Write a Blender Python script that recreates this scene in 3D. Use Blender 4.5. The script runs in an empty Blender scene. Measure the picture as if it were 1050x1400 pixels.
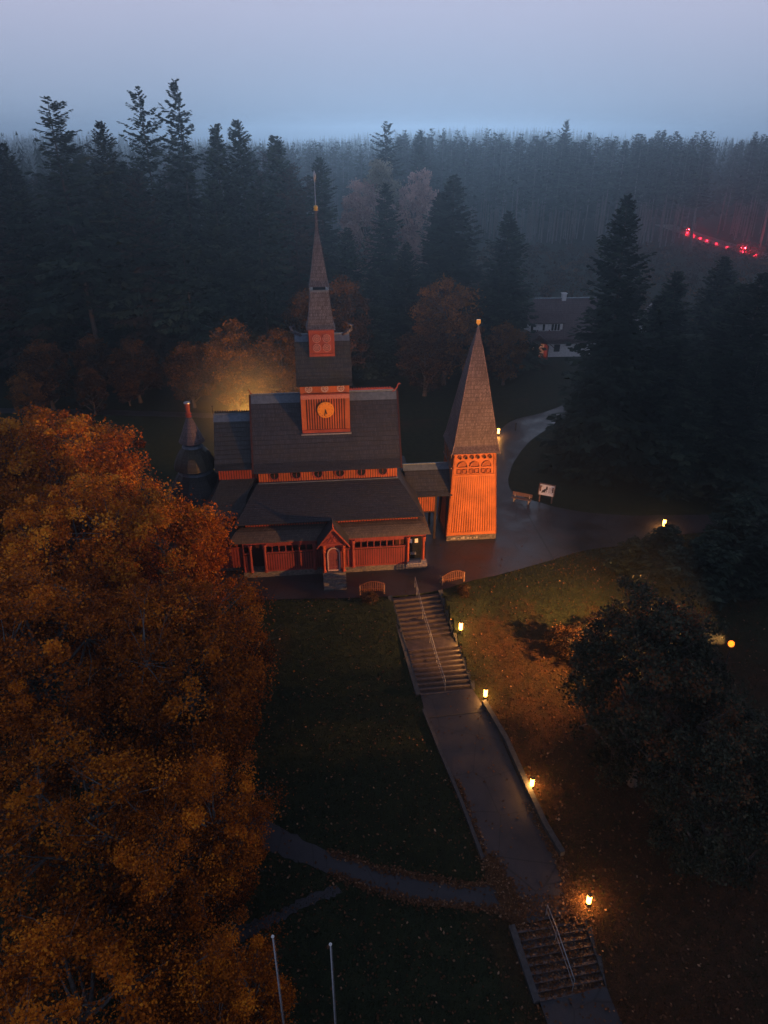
import bpy, math, random
import numpy as np
from mathutils import Vector, Matrix
R = math.radians
random.seed(7); rng = np.random.default_rng(7)
S = bpy.context.scene
COL = S.collection

# ------------------------------------------------------------------ helpers
def link(o, parent=None):
    COL.objects.link(o)
    if parent is not None: o.parent = parent
    return o
def tag(o, label=None, cat=None, group=None, kind=None):
    if label: o['label'] = label
    if cat: o['category'] = cat
    if group: o['group'] = group
    if kind: o['kind'] = kind
    return o
def thing(name, label, cat, loc=(0, 0, 0), rz=0, group=None):
    o = bpy.data.objects.new(name, None); o.empty_display_size = .3
    o.location = loc; o.rotation_euler = (0, 0, rz)
    link(o); return tag(o, label, cat, group)
def copy_tree(o, parent=None):
    c = o.copy(); COL.objects.link(c)
    if parent is not None: c.parent = parent
    for ch in list(o.children): copy_tree(ch, c)
    return c

class MB:
    def __init__(s): s.v = []; s.f = []; s.uv = []
    def face(s, pts, uv=None):
        b = len(s.v); s.v += [tuple(p) for p in pts]; n = len(pts)
        s.f.append(tuple(range(b, b + n))); s.uv += (uv if uv else [(p[0], p[2]) for p in pts])
    def faces(s, pts, fs):
        b = len(s.v); s.v += [tuple(p) for p in pts]
        for f in fs:
            s.f.append(tuple(b + i for i in f)); s.uv += [(pts[i][0] + pts[i][1], pts[i][2]) for i in f]
        return s
    def hexa(s, p):   # 8 points: bottom 4 (ccw), top 4
        return s.faces(p, [(3, 2, 1, 0), (4, 5, 6, 7), (0, 1, 5, 4), (1, 2, 6, 5), (2, 3, 7, 6), (3, 0, 4, 7)])
    def box(s, x0, x1, y0, y1, z0, z1):
        return s.hexa([(x0, y0, z0), (x1, y0, z0), (x1, y1, z0), (x0, y1, z0), (x0, y0, z1), (x1, y0, z1), (x1, y1, z1), (x0, y1, z1)])
    def bar(s, a, b, w, h, up=(0, 0, 1)):
        a = Vector(a); b = Vector(b); d = (b - a).normalized(); u = Vector(up)
        if abs(d.dot(u)) > .98: u = Vector((1, 0, 0))
        x = d.cross(u).normalized() * w / 2; y = x.cross(d).normalized() * h / 2
        return s.hexa([a - x - y, a + x - y, a + x + y, a - x + y, b - x - y, b + x - y, b + x + y, b - x + y])
    def tube(s, pts, rad, n=8, caps=True):
        if not hasattr(rad, '__len__'): rad = [rad] * len(pts)
        P = [Vector(p) for p in pts]; rings = []; b = len(s.v); vs = []
        for i, p in enumerate(P):
            d = (P[min(i + 1, len(P) - 1)] - P[max(i - 1, 0)]).normalized()
            u = Vector((0, 0, 1)) if abs(d.z) < .9 else Vector((1, 0, 0))
            x = d.cross(u).normalized(); y = x.cross(d)
            vs += [p + (x * math.cos(2 * math.pi * k / n) + y * math.sin(2 * math.pi * k / n)) * rad[i] for k in range(n)]
        fs = []
        for i in range(len(P) - 1):
            for k in range(n):
                k2 = (k + 1) % n; fs.append((i * n + k, i * n + k2, (i + 1) * n + k2, (i + 1) * n + k))
        if caps: fs += [tuple(range(n))[::-1], tuple((len(P) - 1) * n + k for k in range(n))]
        return s.faces(vs, fs)
    def lathe(s, c, prof, n=12, a0=0.):
        vs = []; fs = []
        for r, z in prof:
            vs += [(c[0] + r * math.cos(a0 + 2 * math.pi * k / n), c[1] + r * math.sin(a0 + 2 * math.pi * k / n), z) for k in range(n)]
        for i in range(len(prof) - 1):
            for k in range(n):
                k2 = (k + 1) % n; fs.append((i * n + k, i * n + k2, (i + 1) * n + k2, (i + 1) * n + k))
        fs += [tuple(range(n))[::-1], tuple((len(prof) - 1) * n + k for k in range(n))]
        return s.faces(vs, fs)
    def sphere(s, c, r, n=10, m=6):
        return s.lathe(c, [(max(.001, r * math.sin(math.pi * i / m)), c[2] - r * math.cos(math.pi * i / m)) for i in range(m + 1)], n)
    # shingled sheet: lines from eave to ridge given by two polylines; stepped courses
    def shingle(s, A, B, course=.22, lip=.022, thick=.1, jit=.018):
        A = [Vector(p) for p in A]; B = [Vector(p) for p in B]
        def sample(P, t):
            t = t * (len(P) - 1); i = min(int(t), len(P) - 2); f = t - i
            return P[i].lerp(P[i + 1], f)
        ln = sum((A[i + 1] - A[i]).length for i in range(len(A) - 1)); ln = max(ln, sum((B[i + 1] - B[i]).length for i in range(len(B) - 1)))
        n = max(1, int(ln / course)); nu = max(2, int((B[0] - A[0]).length / .9))
        up0 = None
        for i in range(n):
            t0, t1 = i / n, (i + 1) / n
            a0, b0, a1, b1 = sample(A, t0), sample(B, t0), sample(A, t1), sample(B, t1)
            N = (b0 - a0).cross(a1 - a0)
            if N.length < 1e-6: N = (b1 - a1).cross(a1 - a0)
            N.normalize()
            if N.z < 0: N = -N
            offs = [random.uniform(-jit, jit) for _ in range(nu + 1)]
            for k in range(nu):
                q0, q1 = k / nu, (k + 1) / nu
                dn = (a0 - a1) / max((a0 - a1).length, 1e-6)
                c0 = a0.lerp(b0, q0) + N * lip + dn * offs[k]; c1 = a0.lerp(b0, q1) + N * lip + dn * offs[k + 1]
                d0, d1 = a1.lerp(b1, q0), a1.lerp(b1, q1)
                W = (b0 - a0).length
                uv = [(q0 * W, t0 * ln), (q1 * W, t0 * ln), (q1 * W, t1 * ln), (q0 * W, t1 * ln)]
                s.face([c0, c1, d1, d0], uv)
                e0, e1 = c0 - N * lip * 1.4, c1 - N * lip * 1.4
                s.face([e0, e1, c1, c0], [uv[0], uv[1], uv[1], uv[0]])
            if i == 0: eave = (a0, b0, N)
        # underside
        a, b, N = eave
        pa = [p - N * thick for p in A]; pb = [p - N * thick for p in B]
        for i in range(len(A) - 1): s.face([pb[i], pa[i], pa[i + 1], pb[i + 1]])
        s.face([pa[0], pb[0], b + N * lip, a + N * lip])
        for P, Q in ((A, pa), (B, pb)):
            for i in range(len(P) - 1): s.face([P[i] + N * lip * .5, Q[i], Q[i + 1], P[i + 1] + N * lip * .5])
        return s
    def build(s, name, mat, parent=None, smooth=False, loc=None, normals=True):
        me = bpy.data.meshes.new(name); me.from_pydata(s.v, [], s.f)
        uvl = me.uv_layers.new(name='uv')
        uvl.data.foreach_set('uv', np.array(s.uv, dtype=np.float32).ravel())
        me.materials.append(mat)
        if smooth: me.polygons.foreach_set('use_smooth', [True] * len(me.polygons))
        o = bpy.data.objects.new(name, me); link(o, parent)
        if loc: o.location = loc
        return o

def np_mesh(name, verts, faces_n, mat, tint=None):
    """verts (N,3); every consecutive faces_n vertices are one face"""
    me = bpy.data.meshes.new(name); n = len(verts); nf = n // faces_n
    me.vertices.add(n); me.vertices.foreach_set('co', verts.astype(np.float32).ravel())
    me.loops.add(n); me.loops.foreach_set('vertex_index', np.arange(n, dtype=np.int32))
    me.polygons.add(nf); me.polygons.foreach_set('loop_start', np.arange(0, n, faces_n, dtype=np.int32))
    me.polygons.foreach_set('loop_total', np.full(nf, faces_n, dtype=np.int32))
    if tint is not None:
        a = me.attributes.new('tint', 'FLOAT', 'POINT'); a.data.foreach_set('value', tint.astype(np.float32))
    me.update(calc_edges=True); me.validate(); me.materials.append(mat)
    return me

# ------------------------------------------------------------------ materials
class NT:
    def __init__(s, name):
        s.m = bpy.data.materials.new(name); s.m.use_nodes = True; s.t = s.m.node_tree
        s.b = s.t.nodes['Principled BSDF']; s.out = s.t.nodes['Material Output']
    def n(s, typ, **kw):
        x = s.t.nodes.new(typ)
        for k, v in kw.items():
            if k in x.inputs: x.inputs[k].default_value = v
            else: setattr(x, k, v)
        return x
    def l(s, a, b): s.t.links.new(a, b)
    def coord(s, which='Object', scale=(1, 1, 1)):
        c = s.n('ShaderNodeTexCoord'); m = s.n('ShaderNodeMapping'); m.inputs['Scale'].default_value = scale
        s.l(c.outputs[which], m.inputs['Vector']); return m.outputs['Vector']
    def noise(s, vec, scale, detail=4, rough=.6):
        x = s.n('ShaderNodeTexNoise', Scale=scale, Detail=detail, Roughness=rough); s.l(vec, x.inputs['Vector']); return x.outputs['Fac']
    def ramp(s, fac, stops):
        x = s.n('ShaderNodeValToRGB'); e = x.color_ramp.elements
        while len(e) < len(stops): e.new(.5)
        for i, (p, c) in enumerate(stops): e[i].position = p; e[i].color = (*c, 1)
        s.l(fac, x.inputs['Fac']); return x.outputs['Color']
    def mix(s, fac, a, b, mode='MIX'):
        x = s.n('ShaderNodeMix', data_type='RGBA', blend_type=mode)
        for i, v in ((6, a), (7, b)):
            if hasattr(v, 'links'): s.l(v, x.inputs[i])
            else: x.inputs[i].default_value = (*v, 1)
        if hasattr(fac, 'links'): s.l(fac, x.inputs[0])
        else: x.inputs[0].default_value = fac
        return x.outputs[2]
    def bump(s, h, strength=.4, dist=.05):
        x = s.n('ShaderNodeBump', Strength=strength, Distance=dist); s.l(h, x.inputs['Height']); s.l(x.outputs['Normal'], s.b.inputs['Normal'])
    def fin(s, col, rough=.7, spec=.4, metal=0):
        if hasattr(col, 'links'): s.l(col, s.b.inputs['Base Color'])
        else: s.b.inputs['Base Color'].default_value = (*col, 1)
        if hasattr(rough, 'links'): s.l(rough, s.b.inputs['Roughness'])
        else: s.b.inputs['Roughness'].default_value = rough
        s.b.inputs['Specular IOR Level'].default_value = spec; s.b.inputs['Metallic'].default_value = metal
        return s.m

def m_noisy(name, c1, c2, scale=3, rough=.75, spec=.35, stretch=(1, 1, 1), bump=.3, metal=0, detail=5):
    t = NT(name); v = t.coord('Object', stretch); f = t.noise(v, scale, detail)
    c = t.ramp(f, [(.3, c1), (.7, c2)])
    if bump: t.bump(f, bump, .03)
    return t.fin(c, rough, spec, metal)

def m_shingle(name, c1, c2, moss, mossamt=.5, speck=(.45, 1.45)):
    t = NT(name); uv = t.n('ShaderNodeUVMap').outputs['UV']
    b = t.n('ShaderNodeTexBrick', Scale=1.0, offset=.5); t.l(uv, b.inputs['Vector'])
    b.inputs['Color1'].default_value = (*c1, 1); b.inputs['Color2'].default_value = (*c2, 1)
    b.inputs['Mortar'].default_value = (c1[0] * .35, c1[1] * .35, c1[2] * .35, 1)
    b.inputs['Mortar Size'].default_value = .012; b.inputs['Brick Width'].default_value = .14; b.inputs['Row Height'].default_value = .22
    b.inputs['Bias'].default_value = 0.
    v = t.coord('Object')
    f1 = t.noise(v, .55, 5, .65); f2 = t.noise(t.coord('Object', (1, 1, .45)), 13, 4, .8)
    st = t.noise(t.coord('UV', (5, .35, 1)), 2.2, 4, .6)
    k = t.ramp(f1, [(.45, (0, 0, 0)), (.7, (mossamt,) * 3)])
    c = t.mix(k, b.outputs['Color'], moss)
    c = t.mix(.75, c, t.ramp(f2, [(.32, (speck[0],) * 3), (.68, (speck[1],) * 3)]), 'MULTIPLY')
    c = t.mix(.6, c, t.ramp(st, [(.3, (.5, .5, .5)), (.7, (1.35, 1.35, 1.35))]), 'MULTIPLY')
    h = t.mix(.5, b.outputs['Color'], t.ramp(f2, [(.2, (0, 0, 0)), (.8, (.2, .2, .2))]))
    t.bump(h, .5, .05)
    r = t.ramp(f1, [(.3, (.5,) * 3), (.7, (.75,) * 3)])
    return t.fin(c, r, .45)

def m_planks(name, c1, c2, period=.24):
    t = NT(name); v = t.coord('Object'); f = t.noise(t.coord('Object', (5, 5, .35)), 2.5, 6, .7)
    f1 = t.noise(v, .6, 3)
    c = t.ramp(f, [(.25, c1), (.75, c2)])
    c = t.mix(.7, c, t.ramp(f1, [(.3, (.5, .5, .5)), (.7, (1.25, 1.25, 1.25))]), 'MULTIPLY')
    t.bump(f, .35, .02)
    return t.fin(c, .65, .35)

def m_leaf(name, stops, trans=.25, rough=.6):
    t = NT(name); a = t.n('ShaderNodeAttribute', attribute_name='tint')
    oi = t.n('ShaderNodeObjectInfo')
    c = t.ramp(a.outputs['Fac'], stops)
    hs = t.n('ShaderNodeHueSaturation'); t.l(c, hs.inputs['Color'])
    mr = t.n('ShaderNodeMapRange'); t.l(oi.outputs['Random'], mr.inputs['Value']); mr.inputs['To Min'].default_value = .75; mr.inputs['To Max'].default_value = 1.25
    t.l(mr.outputs['Result'], hs.inputs['Value'])
    c = hs.outputs['Color']
    t.fin(c, rough, .06)
    if trans:
        tr = t.n('ShaderNodeBsdfTranslucent'); t.l(c, tr.inputs['Color'])
        mx = t.n('ShaderNodeMixShader'); mx.inputs[0].default_value = trans
        t.l(t.b.outputs[0], mx.inputs[1]); t.l(tr.outputs[0], mx.inputs[2]); t.l(mx.outputs[0], t.out.inputs['Surface'])
    return t.m

def m_emit(name, col, strength):
    t = NT(name); t.b.inputs['Base Color'].default_value = (*col, 1)
    t.b.inputs['Emission Color'].default_value = (*col, 1); t.b.inputs['Emission Strength'].default_value = strength
    return t.m

def m_lampglass(name, col, strength):
    t = NT(name); e = t.n('ShaderNodeEmission', Strength=strength); e.inputs['Color'].default_value = (*col, 1)
    tr = t.n('ShaderNodeBsdfTransparent'); mx = t.n('ShaderNodeMixShader'); mx.inputs[0].default_value = .5
    t.l(tr.outputs[0], mx.inputs[1]); t.l(e.outputs[0], mx.inputs[2]); t.l(mx.outputs[0], t.out.inputs['Surface']); return t.m

M = {}
M['shingle'] = m_shingle('dark_shingle', (.020, .022, .032), (.040, .042, .057), (.027, .028, .027), .45)
M['shingle_blue'] = m_shingle('blue_dark_shingle', (.022, .025, .030), (.042, .045, .053), (.03, .034, .03), .5)
M['shingle_mossy'] = m_shingle('mossy_shingle', (.036, .032, .028), (.066, .058, .048), (.050, .046, .024), .9)
M['shingle_gal'] = m_shingle('worn_gallery_shingle', (.045, .036, .036), (.085, .068, .066), (.10, .085, .08), .4)
M['shingle_grey'] = m_shingle('weathered_shingle', (.062, .060, .078), (.13, .127, .155), (.05, .047, .05), .5, (.3, 1.7))
M['shingle_brown'] = m_shingle('brown_shingle', (.072, .050, .056), (.145, .108, .118), (.07, .05, .05), .5, (.25, 1.8))
M['shingle_pale'] = m_shingle('pale_hip_lath', (.16, .10, .10), (.28, .19, .19), (.12, .09, .08), .3)
M['red'] = m_planks('red_timber', (.20, .036, .020), (.33, .062, .030))
M['red_deep'] = m_planks('deep_red_timber', (.15, .027, .026), (.25, .046, .040))
M['red_orange'] = m_planks('orange_red_timber', (.30, .070, .022), (.46, .12, .034))
M['red_bell'] = m_planks('floodlit_orange_timber', (.36, .10, .026), (.52, .155, .040))  # floodlight's orange put partly into the bell tower's timber colour
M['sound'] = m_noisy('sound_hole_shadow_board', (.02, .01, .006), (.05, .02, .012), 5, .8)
M['groove'] = m_planks('dark_plank_groove', (.028, .006, .004), (.05, .010, .006))
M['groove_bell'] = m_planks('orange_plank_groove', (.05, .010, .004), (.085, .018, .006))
M['red_door'] = m_planks('plum_door_paint', (.13, .03, .035), (.20, .055, .06))
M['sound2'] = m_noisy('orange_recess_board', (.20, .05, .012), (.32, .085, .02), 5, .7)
M['carved'] = m_noisy('pale_carving', (.30, .20, .19), (.50, .38, .36), 9, .6)
M['carved_red'] = m_noisy('rosy_carving', (.30, .10, .085), (.44, .19, .16), 9, .6)
M['metal_cap'] = m_noisy('grey_metal_sheet', (.055, .078, .115), (.11, .145, .195), 4, .5, .5, (1, 1, 1), .1)
M['steel'] = m_noisy('galvanised_steel', (.30, .31, .34), (.45, .46, .50), 6, .35, .5, (1, 1, 1), .05, .6)
M['rail_steel'] = m_noisy('dull_rail_steel', (.20, .205, .225), (.33, .335, .36), 6, .45, .4, (1, 1, 1), .05, .4)
M['gold'] = m_noisy('gilded_metal', (.62, .36, .07), (.80, .50, .12), 4, .3, .5, (1, 1, 1), .05, .5)
M['clock'] = m_noisy('golden_clock_paint', (.58, .20, .018), (.68, .26, .03), 5, .5, .3, (1, 1, 1), .03)
M['black'] = m_noisy('black_iron', (.012, .012, .014), (.03, .03, .032), 8, .5, .4)
M['dark'] = m_noisy('dark_recess_timber', (.012, .008, .008), (.03, .018, .015), 5, .8)
M['glass'] = m_noisy('dark_window_glass', (.01, .012, .015), (.02, .022, .026), 1, .12, .6, (1, 1, 1), 0)
M['stone'] = m_noisy('rubble_stone', (.05, .045, .045), (.19, .17, .16), 4.5, .85, .3, (1, 1, 1.6), .8)
M['stone_pale'] = m_noisy('pale_stone', (.25, .22, .20), (.42, .38, .34), 5, .8, .3, (1, 1, 1), .4)
M['white'] = m_noisy('white_plaster', (.55, .56, .57), (.72, .73, .74), 3, .8, .3, (1, 1, 1), .1)
M['paper'] = m_noisy('white_paper', (.7, .69, .68), (.82, .82, .82), 3, .6, .3, (1, 1, 1), 0)
M['wood_brown'] = m_noisy('weathered_bench_wood', (.14, .075, .055), (.25, .15, .11), 6, .7, .3, (1, 1, 1), .2)
M['bark'] = m_noisy('spruce_bark', (.05, .04, .036), (.12, .10, .09), 3, .9, .2, (3, 3, .6), .6)
M['bark_pale'] = m_noisy('pale_bark', (.06, .056, .054), (.16, .15, .145), 2.5, .85, .2, (2, 2, .7), .5)
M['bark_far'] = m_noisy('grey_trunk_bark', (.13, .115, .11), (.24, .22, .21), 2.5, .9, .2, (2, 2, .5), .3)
M['tile'] = m_shingle('brown_roof_tile', (.10, .068, .072), (.15, .10, .10), (.09, .07, .07), .3)
M['needle'] = m_leaf('spruce_needles', [(0, (.008, .015, .014)), (.5, (.030, .052, .040)), (1, (.085, .115, .075))], .1, .75)
M['needle_brown'] = m_leaf('thin_spruce_needles', [(0, (.03, .024, .022)), (.5, (.06, .046, .038)), (1, (.10, .075, .055))], .1, .75)
M['needle_dark'] = m_leaf('dark_conifer_needles', [(0, (.006, .011, .010)), (.5, (.020, .036, .028)), (1, (.060, .085, .058))], .1, .75)
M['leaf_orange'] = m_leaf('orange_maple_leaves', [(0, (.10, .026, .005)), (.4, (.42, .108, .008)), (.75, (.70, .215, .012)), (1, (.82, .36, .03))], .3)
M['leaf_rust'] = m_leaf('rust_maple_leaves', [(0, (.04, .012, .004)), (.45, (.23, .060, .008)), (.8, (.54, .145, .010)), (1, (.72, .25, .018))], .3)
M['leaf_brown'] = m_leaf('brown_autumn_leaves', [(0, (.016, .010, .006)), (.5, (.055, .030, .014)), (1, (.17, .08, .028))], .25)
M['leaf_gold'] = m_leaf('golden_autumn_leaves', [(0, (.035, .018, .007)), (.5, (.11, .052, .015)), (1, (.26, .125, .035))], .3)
M['leaf_pink'] = m_leaf('pale_pink_leaves', [(0, (.24, .14, .12)), (.5, (.46, .29, .25)), (1, (.6, .42, .37))], .25)
M['leaf_tan'] = m_leaf('pale_tan_leaves', [(0, (.18, .16, .115)), (.5, (.34, .30, .21)), (1, (.5, .44, .31))], .25)
M['leaf_darkgreen'] = m_leaf('dark_green_leaves', [(0, (.012, .016, .011)), (.5, (.042, .052, .034)), (.82, (.10, .098, .06)), (1, (.20, .075, .03))], .2)
M['litter'] = m_leaf('fallen_leaf', [(0, (.05, .025, .014)), (.55, (.13, .062, .032)), (1, (.42, .27, .17))], 0, .5)
M['grass'] = m_leaf('grass_blade', [(0, (.010, .016, .007)), (.5, (.026, .034, .014)), (.8, (.045, .026, .011)), (1, (.085, .036, .014))], .1, .6)
M['lamp_glow'] = m_lampglass('warm_lamp_glass', (1, .40, .06), 26)
M['flood_glow'] = m_lampglass('sodium_lamp_glass', (1, .16, .010), 5.5)
M['tail_glow'] = m_emit('red_tail_lamp', (1, .02, .03), 160)
M['porch_glow'] = m_emit('porch_bulb', (1, .34, .10), 6)
M['white_glow'] = m_emit('white_house_lamp', (.85, .95, 1), 12)
M['car_paint'] = m_noisy('dark_car_paint', (.02, .02, .025), (.03, .03, .035), 2, .3, .5, (1, 1, 1), 0)

def ground_mat():
    t = NT('lawn_ground'); v = t.coord('Object')
    f1 = t.noise(v, .09, 6, .62); f2 = t.noise(v, 1.3, 5, .65); f3 = t.noise(v, 14, 3, .7)
    c = t.ramp(f2, [(.3, (.008, .014, .006)), (.55, (.017, .025, .010)), (.8, (.034, .032, .014))])
    b = t.ramp(f2, [(.25, (.022, .016, .007)), (.5, (.045, .019, .008)), (.8, (.085, .034, .014))])
    sx = t.n('ShaderNodeSeparateXYZ'); t.l(v, sx.inputs[0])
    mx = t.n('ShaderNodeMapRange', interpolation_type='SMOOTHSTEP'); t.l(sx.outputs['X'], mx.inputs['Value']); mx.inputs['From Min'].default_value = 2; mx.inputs['From Max'].default_value = 10
    my = t.n('ShaderNodeMapRange', interpolation_type='SMOOTHSTEP'); wy = t.n('ShaderNodeMath', operation='MULTIPLY_ADD'); t.l(t.noise(v, .35, 5, .65), wy.inputs[0]); wy.inputs[1].default_value = -11; t.l(sx.outputs['Y'], wy.inputs[2]); t.l(wy.outputs[0], my.inputs['Value']); my.inputs['From Min'].default_value = 43; my.inputs['From Max'].default_value = 38
    mm = t.n('ShaderNodeMath', operation='MULTIPLY'); t.l(mx.outputs[0], mm.inputs[0]); t.l(my.outputs[0], mm.inputs[1])
    m2 = t.n('ShaderNodeMath', operation='MULTIPLY_ADD'); t.l(mm.outputs[0], m2.inputs[0]); m2.inputs[1].default_value = .30; t.l(f1, m2.inputs[2])
    k = t.ramp(m2.outputs[0], [(.58, (0, 0, 0)), (.78, (1, 1, 1))])
    c = t.mix(k, c, b)
    c = t.mix(.8, c, t.ramp(f3, [(.3, (.4, .4, .4)), (.7, (1.5, 1.5, 1.5))]), 'MULTIPLY')
    t.bump(f3, .7, .08)
    return t.fin(c, .85, .2)
M['ground'] = ground_mat()
def asphalt(name, a, b):
    t = NT(name); v = t.coord('Object')
    f1 = t.noise(v, .35, 6, .6); f2 = t.noise(v, 30, 2, .7); f3 = t.noise(v, 2.2, 5, .7)
    c = t.ramp(f1, [(.3, a), (.7, b)])
    c = t.mix(.7, c, t.ramp(f2, [(.3, (.6,) * 3), (.7, (1.4,) * 3)]), 'MULTIPLY')
    c = t.mix(.5, c, t.ramp(f3, [(.3, (.7,) * 3), (.7, (1.25,) * 3)]), 'MULTIPLY')
    dv = t.mix(.25, v, t.n('ShaderNodeTexNoise', Scale=1.2, Detail=4).outputs['Color'])
    vo = t.n('ShaderNodeTexVoronoi', feature='DISTANCE_TO_EDGE', Scale=.42); t.l(dv, vo.inputs['Vector'])
    c = t.mix(1, c, t.ramp(vo.outputs['Distance'], [(0, (.35,) * 3), (.012, (1,) * 3)]), 'MULTIPLY')
    t.bump(f2, .35, .02)
    return t.fin(c, t.ramp(f1, [(.3, (.30,) * 3), (.7, (.66,) * 3)]), .45)
M['asphalt'] = asphalt('wet_asphalt', (.021, .018, .022), (.046, .040, .046))
M['asphalt_dark'] = asphalt('dark_path_asphalt', (.020, .021, .027), (.036, .036, .044))
M['step'] = m_noisy('stair_stone', (.03, .024, .027), (.07, .056, .058), 5, .5, .45, (1, 1, 1), .4)
M['kerb'] = m_noisy('kerb_stone', (.022, .024, .028), (.06, .062, .068), 5, .6, .4, (1, 1, 1), .4)
# ------------------------------------------------------------------ camera, sky, haze, lamps
cam = bpy.data.cameras.new('camera'); co = bpy.data.objects.new('camera', cam); link(co)
cam.sensor_fit = 'VERTICAL'; cam.sensor_height = 24; cam.lens = 24 * 972 / 1400.
cam.clip_start = .3; cam.clip_end = 6000
co.location = (0, 0, 33); co.rotation_euler = (R(90 - 27.9), 0, 0); S.camera = co

W = bpy.data.worlds.new('World'); S.world = W; W.use_nodes = True
t = W.node_tree; bg = t.nodes['Background']
tc = t.nodes.new('ShaderNodeTexCoord'); sx = t.nodes.new('ShaderNodeSeparateXYZ'); rp = t.nodes.new('ShaderNodeValToRGB')
t.links.new(tc.outputs['Generated'], sx.inputs[0])
mr = t.nodes.new('ShaderNodeMapRange'); mr.inputs['From Min'].default_value = -1; mr.inputs['From Max'].default_value = 1
nz = t.nodes.new('ShaderNodeTexNoise'); nz.inputs['Scale'].default_value = 2.2; nz.inputs['Detail'].default_value = 5
t.links.new(tc.outputs['Generated'], nz.inputs['Vector'])
ad = t.nodes.new('ShaderNodeMath'); ad.operation = 'MULTIPLY_ADD'; ad.inputs[1].default_value = .05
t.links.new(nz.outputs['Fac'], ad.inputs[0]); t.links.new(sx.outputs['Z'], ad.inputs[2])
t.links.new(ad.outputs[0], mr.inputs['Value']); t.links.new(mr.outputs['Result'], rp.inputs['Fac'])
e = rp.color_ramp.elements
SKY = [(0, (.01, .013, .016)), (.485, (.10, .19, .31)), (.505, (.20, .30, .46)), (.53, (.31, .40, .57)), (.575, (.45, .485, .66)), (.66, (.43, .45, .62)), (.75, (.21, .23, .33)), (1, (.12, .135, .21))]
while len(e) < len(SKY): e.new(.5)
for i, (p, c) in enumerate(SKY): e[i].position = p; e[i].color = (*c, 1)
t.links.new(rp.outputs['Color'], bg.inputs['Color']); bg.inputs['Strength'].default_value = 1.0

HZ = NT('evening_haze'); HZ.t.nodes.remove(HZ.b)
pv = HZ.n('ShaderNodeVolumePrincipled', Density=.0009, Anisotropy=0.75)
pv.inputs['Color'].default_value = (.74, .90, 1.0, 1)
HZ.l(pv.outputs[0], HZ.out.inputs['Volume'])
tag(MB().box(-1300, 1300, -160, 1500, -17, 48).build('haze', HZ.m), kind='stuff')

# added low bluish sun lamp behind the forest, put there to brighten the haze
sl = bpy.data.lights.new('haze_fill_sun', 'SUN'); sl.energy = .60; sl.angle = R(26); sl.color = (.56, .74, 1.0)
so = bpy.data.objects.new('haze_fill_sun', sl); link(so); so.rotation_euler = Vector((-.06, -1, -.17)).to_track_quat('-Z', 'Y').to_euler()
def spot(name, loc, aim, power, col, ang, blend, size=.15, parent=None):
    l = bpy.data.lights.new(name, 'SPOT'); l.energy = power; l.color = col; l.spot_size = R(ang); l.spot_blend = blend; l.shadow_soft_size = size
    o = bpy.data.objects.new(name, l); link(o)
    o.location = loc; o.rotation_euler = (Vector(aim) - Vector(loc)).to_track_quat('-Z', 'Y').to_euler()
    return o

# ------------------------------------------------------------------ terrain
KN = [(-60, -13), (-30, -12), (5, -9.5), (21.3, -7.7), (25, -6.2), (40, -3.3), (47, 0), (4000, 0)]
KR = [(40, -3.3), (44, -2.0), (46, -1.25), (48, -.6), (49.5, -.25), (51, -.07), (52.5, 0)]   # the right lawn rolls off softly
def hg(x, y):
    z = hbase(y); k = min(1, max(0, (x - 5) / 4.)); k = k * k * (3 - 2 * k)
    if k > 0 and 40 < y < 52.5:
        for (a, za), (b, zb) in zip(KR, KR[1:]):
            if y <= b: return z + k * (za + (zb - za) * (y - a) / (b - a) - z)
    return z
def hbase(y):
    if y <= KN[0][0]: return KN[0][1]
    for (a, za), (b, zb) in zip(KN, KN[1:]):
        if y <= b: return za + (zb - za) * (y - a) / (b - a)
    return 0
def hill(x, y):   # far wooded ridges
    z = 0
    if y > 420:
        k = min(1, (y - 420) / 480.)
        z += k * k * (3 - 2 * k) * (11 + 7 * math.sin(x * .0042 + 1.0) + 4 * math.sin(x * .013) + (10 if x < -250 else 0) * min(1, (-x - 250) / 200. if x < -250 else 0))
    return z
xs = np.unique(np.concatenate([np.arange(-70, 71, 3.5), np.arange(-1280, -70, 55), np.arange(0, 13, .25), np.arange(13, 30, 1.), np.arange(75, 1281, 55), [1280]]))
ys = np.unique(np.concatenate([np.array([k[0] for k in KN[:-1]], float), np.arange(-140, -60, 20), np.arange(50, 140, 6), np.arange(39, 53, .25), np.arange(20.75, 25.75, .25), np.arange(150, 1460, 45), [1470]]))
def in_poly(x, y, P):
    c = False; j = len(P) - 1
    for i in range(len(P)):
        if (P[i][1] > y) != (P[j][1] > y) and x < (P[j][0] - P[i][0]) * (y - P[i][1]) / (P[j][1] - P[i][1]) + P[i][0]: c = not c
        j = i
    return c
STAIR_BEDS = [[(.6, 47.75), (4.5, 48.5), (6.62, 40.3), (2.6, 39.8)], [(7.28, 24.55), (11.33, 25.2), (12.03, 21.8), (8.2, 21.15)]]
def bed(x, y): return -.95 if any(in_poly(x, y, P) for P in STAIR_BEDS) else 0
g = MB(); nx = len(xs)
V = [(float(x), float(y), hg(x, y) + hill(x, y) + bed(x, y)) for y in ys for x in xs]
Fs = [(j * nx + i, j * nx + i + 1, (j + 1) * nx + i + 1, (j + 1) * nx + i) for j in range(len(ys) - 1) for i in range(nx - 1)]
g.faces(V, Fs)
tag(g.build('ground', M['ground'], smooth=False), kind='structure')

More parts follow.
